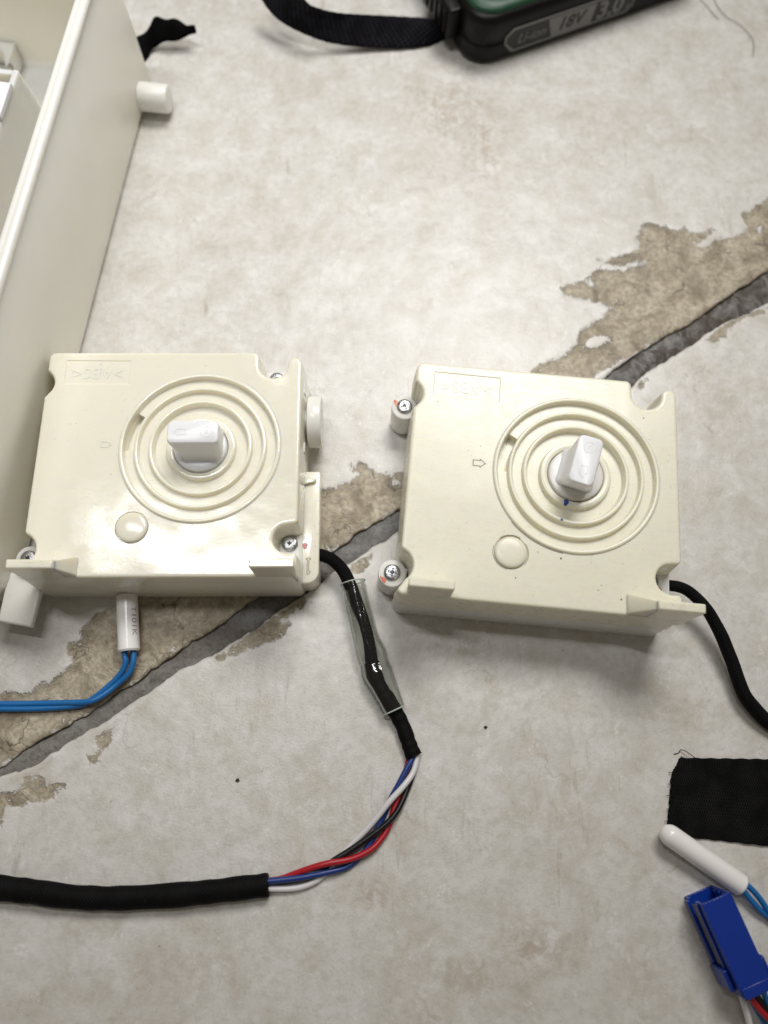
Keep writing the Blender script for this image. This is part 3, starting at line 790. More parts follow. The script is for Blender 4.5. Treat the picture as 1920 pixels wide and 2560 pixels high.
def gear_box(label, loc, rot, scale, mat, variant):
    root = thing('gear_box', (loc[0], loc[1], 0), math.radians(rot), scale, label, 'gear box', 'cream gear boxes on the floor')
    up = lambda vf: ([(x, y, z + TOP) for x, y, z in vf[0]], vf[1])
    left = variant == 'left'
    relief = M['mark_left'] if left else M['mark_right']
    c = obj('cover', *up(cover_mesh()), mat, root, sharp=33)
    d = obj('dial_ring', *up(dial_mesh()), mat, root, sharp=33)
    # lower case
    ol = offset_poly(cover_outline(False), -0.55)
    lower = obj('lower_case', *prism(ol, 0.0, TOP - 11.7, 0.25, 0.5, 0.7), M['nylon'] if not left else mat, root, sharp=40)
    # filler under the open corner pocket so the screw has a seat
    pocket = obj('screw_pocket', *prism(rrect(33.2, -33.4, 42.3, -20.2, 1.0), TOP - 11.9, TOP - 11.2, 0.1), M['nylon'], root)
    # round button
    bp = [(4.95, -0.7), (4.95, 0.2), (4.8, 0.55), (4.4, 0.8), (3.4, 0.95), (1.5, 1.0), (0.05, 1.0)]
    obj('button', *up(lathe(bp, 48, -9.8, -23.4, False, True)), mat, root)
    # moulded plastic mark (upside down on the box)
    tv, tf = text_mesh('>ABS<', 6.0, 0.05)
    tv, tf = place((tv, tf), math.pi, (-26.4, 31.5, TOP - 0.17))
    obj('moulded_lettering', tv, tf, relief, root, sharp=30, recalc=False)
    # pointer arrow beside the dial
    av, af = ridge_line([(x - 20.9, y + 5.0) for x, y in (PENT if left else ARROW)], 0.13, TOP)
    obj('pointer_mark', av, af, relief if left else M['grime'], root)
    # knob
    ka = math.pi if left else math.radians(-103)
    base = lathe([(8.75, -2.3), (8.7, -0.6), (8.45, -0.1), (7.8, 0.2), (6.5, 0.35), (3, 0.4), (0.05, 0.4)], 48, 0, 0, False, True)
    kx, ky = RC[0], RC[1]
    kb = obj('knob', *up(place(base, 0, (kx, ky, 0))), M['nylon'] if not left else M['knob'], root)
    hrings = []
    for z, xa, xb, ya in ((0.2, -7.5, 5.4, 6.0), (0.9, -7.5, 5.3, 5.2), (2.2, -7.6, 5.6, 4.6), (5.0, -8.0, 6.8, 4.3), (9.6, -8.3, 7.9, 3.95), (11.0, -8.25, 7.9, 3.85)):
        hrings.append([(x, y, z) for x, y in rrect(xa, -ya, xb, ya, 1.8, 6)])
    hrings.append([(x * 0.985, y * 0.97, 11.45) for x, y, z in hrings[-1]]); hrings.append([(x * 0.965, y * 0.93, 11.75) for x, y, z in hrings[-1]])
    hv = place(loft(hrings), ka, (kx, ky, 0))
    hd = obj('knob_handle', *up(hv), M['knob'], kb, sharp=45)
    am = place(ridge_line([(x * 0.95 + 3.9, y * 0.95) for x, y in ARROW], 0.13, 11.72), ka, (kx, ky, TOP))
    obj('arrow_mark', *am, M['mark_knob'], kb)
    cm = place(ridge_line(arc(-4.4, 0, 1.75, 0, 360, 28)[:-1], 0.13, 11.72), ka, (kx, ky, TOP))
    obj('circle_mark', *cm, M['mark_knob'], kb)
    cm = place(ridge_line(arc(-4.4, 0, 0.5, 0, 360, 12)[:-1], 0.13, 11.72), ka, (kx, ky, TOP))
    obj('centre_mark', *cm, M['mark_knob'], kb)
    # lugs on the front edge
    if left:
        obj('lug', *up(tab_mesh(-41.8, -28.6, 0.2, -25.4)), mat, root, bevel=0.45)
        obj('lug', *up(tab_mesh(29.9, 42.6, 0.4)), mat, root, bevel=0.45)
    else:
        obj('lug', *up(tab_mesh(-40.3, -27.3, 0.2)), mat, root, bevel=0.45)
        obj('lug', *up(tab_mesh(31.4, 44.2, 0.3, 25.6)), mat, root, bevel=0.45)
    # moulding gate rings on the lugs
    for gx in ((-35.2, 36.2) if left else (-33.8, 37.8)):
        obj('gate_mark', *ridge_line(arc(gx, -38.2, 0.75, 0, 360, 18)[:-1], 0.09, TOP + LUG - 0.03), relief, root)
    # screw posts
    posts = [(-45.9, -30.6)] if left else [(-46.2, 27.7), (-45.3, -30.6)]
    for i, (x, y) in enumerate(posts):
        p = obj('screw_post', *lathe([(4.5, 1.0), (4.6, 2.0), (4.5, TOP - 12.0), (4.35, TOP - 11.55), (4.05, TOP - 11.35), (0.1, TOP - 11.35)], 36, x, y, True, True), M['nylon'], root)
        web = obj('post_web', *box(x + 1.0, -40.5, y - 2.2, y + 2.2, 1.2, TOP - 12.5), M['nylon'], root, bevel=0.3)
        screw(root, x + (0.0), y + 0.1, TOP - 11.35, ang=0.5 + i, worn=not left)
        if left: blob('paint_mark', root, x - 3.0, y - 1.6, TOP - 11.35, 0.9, 1.2, M['red_mark'])
        else: blob('paint_mark', root, x + (-3.1 if i == 0 else -2.6), y + (1.3 if i == 0 else -2.4), TOP - 11.36, 0.6, 1.25, M['orange_mark'], 0.35 if i == 0 else 0.75)
    if left:
        # seat, screw and mark in the open corner pocket, plus the post in the upper notch
        screw(root, 39.0, -25.9, TOP - 11.2, ang=0.78)
        blob('paint_mark', root, 43.9, -26.2, TOP - 12.45, 0.9, 1.1, M['pink_mark'])
        blob('paint_mark', root, 41.2, -26.1, TOP - 11.15, 0.55, 1.0, M['red_mark'])
        ear = [(28.4, 28.0), (37.6, 28.0), (37.6, 36.6), (36.4, 37.9), (29.0, 37.9), (28.4, 36.8)]
        obj('screw_post', *prism(ear, 1.0, TOP - 12.0, 0.3), M['nylon'], root)
        screw(root, 32.6, 34.9, TOP - 12.0, ang=0.2)
        blob('paint_mark', root, 36.0, 36.6, TOP - 12.02, 0.9, 1.0, M['red_mark'])
        # side flange of the lower case with its sunken slot and moulded mark
        fl = [(41.2, -38.9)] + arc(44.6, -34.9, 4.0, 270, 360, 6) + arc(47.8, -0.6, 0.8, 0, 90, 3) + [(41.2, 0.2)]
        obj('side_flange', *prism(fl, 0.0, TOP - 12.5, 0.5, 0.4), mat, root)
        wedge = [(42.9, -4.9), (47.0, -3.9), (47.3, -3.0), (47.0, -2.1), (42.9, -1.3)]
        obj('flange_rib', *prism(wedge, TOP - 12.6, TOP - 11.0, 0.3), mat, root)
        mk = [(45.0, -36.2), (45.0, -31.4)]
        for name, pts, cl in (('moulded_mark', [(44.75, -35.8), (45.35, -35.8), (45.9, -35.0), (45.3, -34.8), (45.3, -31.0), (45.8, -30.9), (45.8, -30.4), (44.4, -30.4), (44.4, -30.9), (44.8, -31.0)], True),):
            obj(name, *ridge_line(pts, 0.1, TOP - 12.5, cl), M['grime'], root)
        # output wheel on the right wall
        hub = lathe([(4.2, 0), (4.2, 2.4)], 36, 0, 0, True, True)
        whl = lathe([(8.2, 1.6), (8.8, 1.9), (9.0, 2.3), (9.0, 5.9), (8.7, 6.4), (0.1, 6.4)], 64, 0, 0, True, True)
        def lay(vf): return [(z + 42.4, x + 18.6, y + 12.6) for x, y, z in vf[0]], vf[1]
        w = obj('output_wheel', *lay(whl), M['nylon'], root)
        obj('hub', *lay(hub), M['nylon'], w)
        obj('wall_rib', *box(42.3, 43.3, 26.5, 31.5, 2, TOP - 6), mat, root, bevel=0.2)
        obj('wall_rib', *box(42.3, 43.5, 5.5, 9.2, 2, TOP - 8), mat, root, bevel=0.2)
    else:
        blob('paint_mark', root, 39.2, -27.9, TOP - 11.18, 1.05, 0.95, M['orange_mark'])
        screw(root, 36.6, -25.6, TOP - 11.2, ang=0.4, worn=True)
        # ink dots that record the knob position, grime around the button
        blob('ink_mark', root, kx - 2.9, ky - 9.6, TOP - 0.58, 0.75, 1.2, M['blue_mark'], -0.2)
        blob('ink_mark', root, RC[0] - 4.3, RC[1] - 15.5, TOP + 0.14, 0.3, 0.28, M['blue_mark'])
        blob('ink_mark', root, RC[0] - 4.3, RC[1] - 15.75, TOP + 0.13, 0.5, 0.25, M['blue_mark'])
        for a0, a1, w in ((60, 130, 0.16), (-40, 35, 0.08), (160, 260, 0.08)):
            pts = arc(-9.8, -23.4, 5.5, a0, a1, 16)
            obj('grime_line', *ridge_line(pts, w, TOP + 0.0, False), M['grime'], root)
        for sx, sy, r_ in ((-8.0, -31.2, 0.25), (-1.5, -22.5, 0.2), (5.6, -23.8, 0.35), (18.0, -31.0, 0.18), (31.5, 26.0, 0.25), (-35.6, 25.2, 0.2), (24.0, -34.8, 0.3), (-12.6, 12.4, 0.2)):
            blob('grime_speck', root, sx, sy, TOP - 0.02, r_, r_ * 0.7, M['dark_grime'], sx)
        pts = arc(RC[0], RC[1], 27.4 * RS + 0.15, 222, 262, 20)
        obj('grime_line', *ridge_line(pts, 0.10, TOP, False), M['grime'], root)
    return root

gl = gear_box('cream gear box with glossy cover, knob arrow pointing across and white wheel on its side', (-65.7, 90.8), 0.5, 0.985, M['abs_left'], 'left')
gr = gear_box('cream gear box with blue ink dots by its tilted knob and two exposed screw posts', (54.7, 82.6), -5.3, 1.012, M['abs_right'], 'right')

# ------------------------------------------------------------------ cable from the left box
def P7(pts, z):
    """points of the cable crop -> world millimetres; z number or list"""
    out = []
    for i, (x, y) in enumerate(pts):
        zz = z[i] if isinstance(z, (list, tuple)) else z
        out.append(un(560 + x / 2.2117, 1360 + y / 2.212, zz))
    return out
org = P7([(540, 60)], 0)[0]
har = thing('wire_harness', org, label='black sleeved cable with clear tube and bare red, blue, white and black wires', cat='cable')
def part(name, t, mat, parent, o=org, **kw):
    v, f, uv = t
    return obj(name, v, f, mat, parent, origin=o, sharp=50, uv=uv, **kw)
cz = P7([(490, 55), (540, 62), (600, 88), (660, 150), (700, 235), (735, 330), (775, 430), (802, 540), (815, 640), (832, 725), (866, 800), (912, 870), (952, 940)],
        [8.0, 8.0, 7.6, 6.6, 5.6, 4.2, 3.4, 3.0, 3.0, 2.9, 2.8, 2.6, 2.4])
part('braided_sleeve', tube(cz, [2.0, 2.1, 2.1, 2.15, 2.2, 2.2, 1.95, 1.9, 2.1, 2.3, 2.25, 2.25, 2.3], 16, 8, 1.0), M['braid'], har)
cz = P7([(818, 655), (834, 730), (868, 805), (910, 868), (950, 932), (990, 1010), (1018, 1090), (1040, 1150), (1052, 1176)], [3.0, 2.9, 2.8, 2.6, 2.4, 2.2, 2.1, 2.1, 2.1])
part('tape_wrap', tube(cz, [2.45, 2.6, 2.5, 2.65, 2.45, 2.4, 2.4, 2.5, 2.75], 16, 8, [1.0, 1.0, 1.0, 0.95, 0.9, 0.85, 0.8, 0.75, 0.7], wob=0.04), M['tape'], har)
cz = P7([(713, 212), (740, 335), (785, 520), (815, 605), (832, 660), (848, 715), (885, 795), (940, 920)], [4.6, 4.4, 4.2, 4.0, 3.9, 3.8, 3.6, 3.2])
part('clear_tube', tube(cz, [4.05, 4.0, 4.3, 5.05, 4.7, 5.2, 4.5, 3.7], 28, 8, [0.95, 0.95, 0.85, 0.74, 0.68, 0.7, 0.75, 0.8], inner=0.5), M['clear'], har)
for k, (q, r, fl) in enumerate(((cz[0], 4.1, 0.95), (cz[-1], 3.75, 0.8))):
    q = Vector(q); d0 = (Vector(cz[1]) - Vector(cz[0]) if k == 0 else Vector(cz[-1]) - Vector(cz[-2])).normalized()
    sd = d0.cross(Vector((0, 0, 1))).normalized(); uu = sd.cross(d0)
    ring = [tuple(q + sd * (r * math.cos(2 * math.pi * j / 36)) + uu * (r * fl * math.sin(2 * math.pi * j / 36))) for j in range(37)]
    part('tube_lip', tube(ring, 0.22, 6, 1), M['lip'], har)
# the four bare cores
W = 0.92
cz = P7([(1035, 1120), (1048, 1165), (1012, 1240), (962, 1338), (922, 1410), (888, 1490), (850, 1570), (812, 1650), (762, 1718), (680, 1785), (560, 1818), (400, 1848), (250, 1864), (150, 1875)],
        [2.0, 2.2, 3.0, 3.0, 2.2, 1.2, 1.0, 1.0, 1.0, 1.2, 2.2, 2.8, 3.2, 3.0])
part('blue_core', tube(cz, W, 10, 8), M['navy_wire'], har)
cz = P7([(1060, 1130), (1066, 1185), (1044, 1265), (990, 1342), (915, 1425), (850, 1508), (780, 1588), (700, 1668), (630, 1745), (560, 1820), (500, 1868), (400, 1902), (250, 1906), (150, 1895)],
        [2.0, 1.8, 2.6, 3.8, 3.9, 3.0, 2.0, 1.2, 0.95, 0.95, 0.95, 1.1, 1.6, 2.4])
part('white_core', tube(cz, W, 10, 8), M['white_wire'], har)
cz = P7([(1056, 1150), (1056, 1210), (1038, 1290), (1010, 1365), (962, 1470), (900, 1545), (800, 1622), (700, 1692), (610, 1748), (540, 1800), (450, 1840), (350, 1862), (150, 1880)],
        [1.6, 1.0, 1.0, 1.4, 2.6, 3.0, 2.9, 2.8, 2.6, 1.2, 1.0, 1.2, 2.2])
part('black_core', tube(cz, W, 10, 8), M['black_wire'], har)
cz = P7([(1020, 1130), (1023, 1175), (1012, 1230), (1000, 1310), (972, 1390), (942, 1462), (912, 1560), (868, 1632), (808, 1692), (700, 1742), (565, 1768), (465, 1797), (380, 1828), (300, 1855), (150, 1870)],
        [1.6, 1.6, 1.0, 0.95, 1.0, 1.2, 1.4, 1.8, 2.6, 3.0, 3.6, 3.0, 2.0, 1.6, 2.0])
part('red_core', tube(cz, W, 10, 8), M['red_wire'], har)
def P8(pts, z): return [un(x / 2.304, 2080 + y / 2.304, z if not isinstance(z, list) else z[i]) for i, (x, y) in enumerate(pts)]
cz = P8([(1546, 305), (1400, 322), (1200, 345), (950, 368), (650, 382), (400, 372), (200, 345), (0, 322), (-250, 290), (-500, 270)], 2.9)
part('second_sleeve', tube(cz, [3.3, 3.35, 3.3, 3.5, 3.3, 3.35, 3.4, 3.5, 3.5, 3.5], 20, 8, 0.82, wob=0.03), M['tape'], har)

# ------------------------------------------------------------------ cable from the right box
def P9(pts, z): return [un(1660 + x / 4.423, 1400 + y / 4.423, z[i] if isinstance(z, list) else z) for i, (x, y) in enumerate(pts)]
cz = P9([(-40, 280), (70, 284), (160, 297), (262, 340), (380, 440), (482, 560), (560, 690), (642, 850), (702, 1000), (762, 1150), (822, 1330), (892, 1500), (990, 1630), (1080, 1730), (1160, 1800), (1300, 1890), (1500, 1960)],
        [9.5, 9.8, 10.0, 9.6, 8.8, 8.0, 7.2, 6.4, 5.8, 5.2, 4.6, 4.2, 3.6, 3.0, 2.6, 2.4, 2.3])
org2 = (cz[0][0], cz[0][1], 0)
t = tube(cz, [1.85, 1.85, 1.85, 1.85, 1.9, 1.95, 2.0, 2.1, 2.1, 2.1, 2.15, 2.2, 2.3, 2.3, 2.3, 2.3, 2.3], 18, 8)
rc = obj('sleeved_cable', t[0], t[1], M['braid'], None, origin=org2, sharp=60, uv=t[2])
rc.location = Vector(org2) * S
tag(rc, 'black braided cable curving from the gear box towards the webbing', 'cable')

# ------------------------------------------------------------------ white temperature sensors with blue leads
def capsule(p0, p1, r, tip=True, chamfer=0.5):
    a = Vector(p0); b = Vector(p1); d = (b - a).normalized()
    pr = []
    if tip:
        for t in range(0, 91, 15): pr.append((-r * math.cos(math.radians(t)), max(0.05, r * math.sin(math.radians(t)))))
    else: pr += [(0, r - chamfer), (chamfer, r)]
    L = (b - a).length
    pr += [(L * 0.5, r), (L - chamfer, r), (L, r - chamfer * 0.8), (L, r - 0.9), (L - 0.8, r - 1.0)]
    side = d.cross(Vector((0, 0, 1))).normalized(); u = side.cross(d)
    n = 28
    rings = [[tuple(a + d * s + side * (q * math.cos(2 * math.pi * j / n)) + u * (q * math.sin(2 * math.pi * j / n))) for j in range(n)] for s, q in pr]
    return loft(rings), d, side, u

# left sensor: lies against the front of the left box
a = un(612 / 1.929, 1400 + 166 / 1.929, 3.7); b = un(622 / 1.929, 1400 + 442 / 1.929, 3.5)
so = (a[0], a[1], 0)
sl = thing('temperature_sensor', so, label='white cylindrical sensor printed with grey characters, lying against the glossy gear box', cat='sensor')
(vf, d, side, u) = capsule(a, b, 3.45, False, 0.6)
obj('capsule', *vf, M['sensor'], sl, origin=so)
tv, tf = text_mesh('T101K', 2.6, 0.02, 0.0, 0.0, True)
tv = [(x, y, z) for x, y, z in tv]
out = []
mid = Vector(a).lerp(Vector(b), 0.50)
for x, y, z in tv:
    ang = math.radians(140) + y / 3.45 * 1.0
    # side points to the right of the axis direction
    nrm = side * math.cos(ang) + u * math.sin(ang)
    nrm = (-side) * math.cos(math.pi - ang) * -1 + u * math.sin(ang) if False else nrm
    out.append(tuple(mid + d * (x * 1.35) + nrm * (3.475 + z)))
obj('printed_lettering', out, tf, M['ink'], sl, origin=so)
def P6(pts, z): return [un(x / 1.929, 1400 + y / 1.929, z[i] if isinstance(z, list) else z) for i, (x, y) in enumerate(pts)]
t = tube(P6([(604, 425), (601, 458), (606, 492), (590, 535), (552, 582), (480, 645), (425, 683), (375, 702), (200, 716), (0, 718), (-200, 712), (-400, 700)], [3.6, 3.6, 3.4, 2.8, 2.2, 1.8, 1.2, 1.2, 1.2, 1.2, 1.2, 1.2]), 0.95, 10, 8)
part('lead', t, M['blue_wire'], sl, so)
t = tube(P6([(642, 425), (645, 458), (640, 500), (620, 548), (562, 602), (500, 650), (440, 680), (372, 687), (200, 691), (0, 694), (-200, 690), (-400, 680)], [3.4, 3.4, 3.3, 2.8, 2.0, 2.6, 3.1, 2.2, 1.3, 1.2, 1.2, 1.2]), 0.95, 10, 8)
part('lead', t, M['blue_wire'], sl, so)

# right sensor: rounded tip on the webbing, tail on the blue connector
def C(x, y, z): return un(1560 + x / 2.989, 1820 + y / 2.989, z)
a = C(352, 803, 4.6); b = C(884, 1180, 13.5)
a = C(350, 806, 4.7); b = C(882, 1180, 3.4)
so = (a[0], a[1], 0)
sr = thing('temperature_sensor', so, label='plain white sensor with rounded tip, resting across the black webbing', cat='sensor')
(vf, d, side, u) = capsule(a, b, 3.25, True, 0.5)
obj('capsule', *vf, M['sensor'], sr, origin=so)
t = tube([C(870, 1165, 3.6), C(915, 1172, 3.6), C(985, 1238, 3.2), C(1040, 1310, 2.8), C(1090, 1385, 2.4), C(1200, 1500, 2), C(1400, 1650, 2)], 0.9, 10, 8)
part('lead', t, M['blue_wire'], sr, so)
t = tube([C(860, 1195, 3.4), C(892, 1215, 3.4), C(955, 1295, 2.9), C(1025, 1368, 2.2), C(1095, 1425, 1.6), C(1200, 1540, 1.2), C(1400, 1700, 1.2)], 0.9, 10, 8)
part('lead', t, M['blue_wire'], sr, so)

# ------------------------------------------------------------------ blue connector
c0 = np.array([94.1, -40.3]); c1 = np.array([102.1, -62.1])
ax = (c1 - c0) / np.linalg.norm(c1 - c0)          # long axis, open end -> wire end
perp = np.array([-ax[1], ax[0]])                   # to the right of the housing
org3 = (float(c0[0]), float(c0[1]), 0.0)
con = thing('plug_connector', org3, math.atan2(ax[1], ax[0]), label='blue plastic plug connector with an open socket end and coloured wires', cat='connector')
Lc, Wc, Hc = 25.0, 9.4, 13.0
# local frame: x along the housing, y across (0..Wc), z up
def shell():
    w = 0.9
    o = [(0, 0), (Lc, 0), (Lc, Wc), (0, Wc)]
    parts = [box(0, Lc, 0, Wc, Hc - w, Hc), box(0, Lc, 0, Wc, 0.2, w + 0.2), box(0, Lc, Wc - w, Wc, w + 0.2, Hc - w), box(0, Lc, 0, w, w + 0.2, 3.0), box(0, Lc, 0, w, 8.2, Hc - w), box(4.0, Lc, 0.0, w, 3.0, 8.2),
             box(9, Lc - 1, w, Wc - w, w + 0.2, Hc - w)]
    return join(*parts)
obj('housing', *shell(), M['connector'], con, bevel=0.18)
obj('side_rail', *box(0.3, 17.5, -1.0, -0.02, 2.6, 4.2), M['connector'], con, bevel=0.2)
obj('side_rail', *box(0.3, 17.5, -0.6, -0.02, 9.0, 10.2), M['connector'], con, bevel=0.15)
obj('side_slot', *box(1.0, 17.5, -0.25, -0.01, 5.2, 8.2), M['connector_grey'], con, bevel=0.05)
obj('latch', *box(17.8, 23.6, -1.6, -0.02, 2.0, 10.5), M['connector'], con, bevel=0.5)
obj('shoulder', *box(17.6, Lc + 0.4, Wc - 0.1, Wc + 1.3, 1.0, Hc - 0.5), M['connector'], con, bevel=0.6)
obj('collar', *box(22.6, Lc + 0.6, 0.3, Wc - 0.3, Hc - 0.02, Hc + 0.5), M['connector'], con, bevel=0.25)
for k in range(3): obj('contact_rib', *box(0.4, 3.2, Wc - 0.9 - 0.55, Wc - 0.88, 3.0 + k * 3.0, 4.4 + k * 3.0), M['connector'], con, bevel=0.1)
for nm, mt, y0, z0, dy in (('red_core', 'red_wire', 3.0, 9.5, 3.5), ('white_core', 'white_wire', 1.6, 7.6, -0.5), ('black_core', 'black_wire', 5.0, 9.0, 3.0), ('blue_core', 'blue_wire', 7.4, 9.0, 1.0), ('blue_core', 'blue_wire', 4.2, 5.2, 1.5)):
    v, f, uvv = tube([(Lc - 3, y0, z0), (Lc + 1, y0, z0), (Lc + 6, y0 + dy * 0.5, z0 * 0.8), (Lc + 13, y0 + dy * 1.5, z0 * 0.5), (Lc + 22, y0 + dy * 2.4, 1.2), (Lc + 40, y0 + dy * 3.5, 1.0)], 0.92, 10, 8)
    obj(nm, v, f, M[mt], con, uv=uvv)

# ------------------------------------------------------------------ black webbing at the right edge
def webbing():
    rows = []
    A = [C(418, 222, 0), C(372, 300, 0), C(350, 340, 0), C(345, 420, 0), C(334, 560, 0), C(322, 680, 0), C(310, 760, 0), C(330, 800, 0)]
    B = [C(1300, 236, 0), C(1300, 330, 0), C(1300, 430, 0), C(1300, 540, 0), C(1300, 640, 0), C(1300, 740, 0), C(1300, 840, 0), C(1300, 905, 0)]
    A = catmull(A, 6); B = catmull(B, 6)
    nA = len(A); nx = 60
    top, bot, uv = [], [], []
    for i in range(nx + 1):
        t = i / nx
        for j in range(nA):
            p = A[j].lerp(B[j], t)
            jit = 0.25 * float(vnoise(np.array([p.y * 3.1 + 7]), 71, 1.0)[0]) if i == 0 else 0
            z = 1.25 + 0.25 * math.sin(p.x * 0.22 + 0.4) + 0.12 * math.sin(p.y * 0.5)
            if j in (0, nA - 1): z -= 0.35
            if i == 0: z -= 0.4
            top.append((p.x + jit, p.y + 0.10 * math.sin(p.x * 1.3), max(0.5, z))); uv.append((t * 36.0, j / (nA - 1) * 24.0))
    bot = [(x, y, 0.12) for x, y, z in top]
    n = len(top); v = top + bot; f = []
    for i in range(nx):
        for j in range(nA - 1):
            a = i * nA + j; f.append((a, a + 1, a + nA + 1, a + nA)); f.append((n + a, n + a + nA, n + a + nA + 1, n + a + 1))
    for i in range(nx):
        for j in (0, nA - 1):
            a = i * nA + j; f.append((a, a + nA, n + a + nA, n + a))
    for i in (0, nx):
        for j in range(nA - 1):
            a = i * nA + j; f.append((a, a + 1, n + a + 1, n + a))
    return v, f, uv + uv
o4 = C(418, 480, 0)
wb = thing('webbing_strip', o4, label='flat black woven webbing strip with a frayed end under the white sensor', cat='webbing')
v, f, uvv = webbing()
obj('band', v, f, M['webbing'], wb, origin=o4, uv=uvv, sharp=60)
t = tube([C(530, 222, 1.0), C(500, 200, 1.6), C(462, 174, 1.4), C(424, 163, 0.8), C(412, 182, 0.5), C(396, 190, 0.4), C(372, 194, 0.3)], 0.13, 6, 6)
part('loose_thread', t, M['hair'], wb, o4)
for k, (x, y) in enumerate(((352, 330), (348, 420), (340, 500), (330, 600), (318, 690), (440, 214))):
    dx = -12 - 10 * rng.random()
    t = tube([C(x + 10, y, 1.0), C(x + dx * 0.5, y + 5, 0.9), C(x + dx, y + rng.uniform(-8, 14), 0.4)], 0.09, 5, 4)
    part('frayed_fibre', t, M['hair'], wb, o4)

# ------------------------------------------------------------------ power-tool battery at the top edge
bc = un(1208, 161, 0)
bat = thing('tool_battery', (bc[0], bc[1], 0), math.radians(24.8), label='black tool battery with grey 18V 3.0 label and dark green top', cat='battery')
# local: x along the front edge, y away from the camera, corner at the origin
def rr_ring(ins, z, L=118.0, D=72.0, r=11.0):
    return [(x, y, z) for x, y in rrect(-7 + ins, -1.5 + ins, -7 + L - ins, -1.5 + D - ins, max(1.0, r - ins * 0.4), 8)]
low = loft([rr_ring(2.2, 0.3), rr_ring(1.0, 0.6), rr_ring(0.3, 1.6), rr_ring(0.0, 3.2), rr_ring(0.0, 8.6), rr_ring(0.25, 9.0)])
obj('lower_shell', *low, M['battery_lower'], bat, sharp=50)
upp = loft([rr_ring(0.6, 9.0), rr_ring(0.3, 9.3), rr_ring(0.4, 17.5), rr_ring(0.9, 19.6), rr_ring(2.0, 20.8), rr_ring(3.4, 21.2)])
obj('upper_shell', *upp, M['battery'], bat, sharp=50)
grn = loft([rr_ring(2.6, 21.0, r=12), rr_ring(2.6, 21.9, r=12), rr_ring(3.2, 22.8, r=12), rr_ring(6, 23.4, r=13)])
obj('green_housing', *grn, M['green'], bat, sharp=50)
# label on the front face (face lies in the plane y = -1.5)
FY = -1.62
def on_front(poly, thick, dy=0.0):
    a = [(x, FY - dy, z) for x, z in poly]; b = [(x, FY - dy + thick, z) for x, z in poly]
    return loft([b, a])
hexo = [(8.0, 8.0), (12.2, 3.0), (70.0, 3.0), (73.5, 9.0), (72.5, 14.3), (11.5, 14.3), (8.0, 11.4)]
hexi = [(x + (0.9 if x < 20 else -0.9), 8.6 + (z - 8.6) * 0.80) for x, z in hexo]
lb = obj('label_border', *on_front(hexo, 0.25), M['label_grey'], bat)
obj('label_field', *on_front(hexi, 0.2, 0.1), M['label_black'], bat)
obj('label_badge', *on_front([(31.5, 4.2), (51, 4.2), (52, 13.0), (28.5, 13.0)], 0.2, 0.18), M['label_grey'], bat)
def front_text(body, size, x, z, mat, dy, shear=0.0, bold=0.0):
    tv, tf = text_mesh(body, size, 0.05, shear, bold)
    tv = [(px + x, FY - dy - pz, py + z) for px, py, pz in tv]
    return obj('label_lettering', tv, tf, M[mat], bat, sharp=30, recalc=False)
front_text('Li-ion', 6.0, 21.0, 8.4, 'label_grey', 0.22, 0.25)
front_text('18V', 8.0, 40.0, 8.6, 'label_black', 0.30, 0.2, 0.12)
front_text('3.0', 10.8, 60.0, 8.4, 'label_grey', 0.22, 0.0, 0.35)
front_text('Ah', 4.0, 70.2, 6.0, 'label_grey', 0.22)
# release latch on the short side
lat = obj('release_latch', *place(prism(rrect(0, 0, 6.5, 26, 2.0, 4), 6.0, 19.0, 1.2, 0.8), 0, (-12.2, 12.0, 0)), M['battery'], bat)
for k in range(5): obj('latch_rib', *box(-12.9, -12.0, 15.0 + k * 4.2, 17.0 + k * 4.2, 8.0, 17.5), M['battery_lower'], lat, bevel=0.3)

# ------------------------------------------------------------------ wrist strap beside the battery
up_edge = [(745, -60, 22), (765, 0, 20), (802, 20, 17), (850, 30, 14.5), (905, 34, 12), (985, 38, 9.5), (1065, 43, 8.0), (1112, 52, 7.5)]
lo_edge = [(640, -40, 15), (657, 0, 13), (692, 42, 10), (748, 75, 7.5), (830, 104, 5), (950, 116, 2.6), (1060, 112, 1.6), (1116, 92, 1.4)]
U_ = catmull([un(x, y, z) for x, y, z in up_edge], 8); L_ = catmull([un(x, y, z) for x, y, z in lo_edge], 8)
v, uvv = [], []; nj = 9; ln = 0.0
for i, (p, q) in enumerate(zip(U_, L_)):
    if i: ln += (p.lerp(q, .5) - U_[i - 1].lerp(L_[i - 1], .5)).length
    for s in (0, 1):
        for j in range(nj):
            t = j / (nj - 1)
            c = p.lerp(q, t)
            bulge = 0.6 * math.sin(math.pi * t)
            edge = 0.35 if j in (0, nj - 1) else 0.0
            wob = 0.12 * math.sin(i * 2.1 + j) if j in (0, nj - 1) else 0
            v.append((c.x, c.y + wob, c.z + bulge - s * 1.3 + (edge if s else -edge))); uvv.append((ln, t * (p - q).length))
f = []; st = 2 * nj
for i in range(len(U_) - 1):
    for j in range(nj - 1):
        a = i * st + j; f.append((a, a + 1, a + st + 1, a + st)); b = a + nj; f.append((b, b + st, b + st + 1, b + 1))
    for j in (0, nj - 1):
        a = i * st + j; f.append((a, a + st, a + st + nj, a + nj))
for i in (0, len(U_) - 1):
    for j in range(nj - 1):
        a = i * st + j; f.append((a, a + 1, a + nj + 1, a + nj))
o5 = un(900, 100, 0)
ws = obj('wrist_strap', v, f, M['strap'], None, origin=o5, uv=uvv, sharp=70); ws.location = Vector(o5) * S
tag(ws, 'thick black woven wrist strap looping up beside the battery', 'strap')

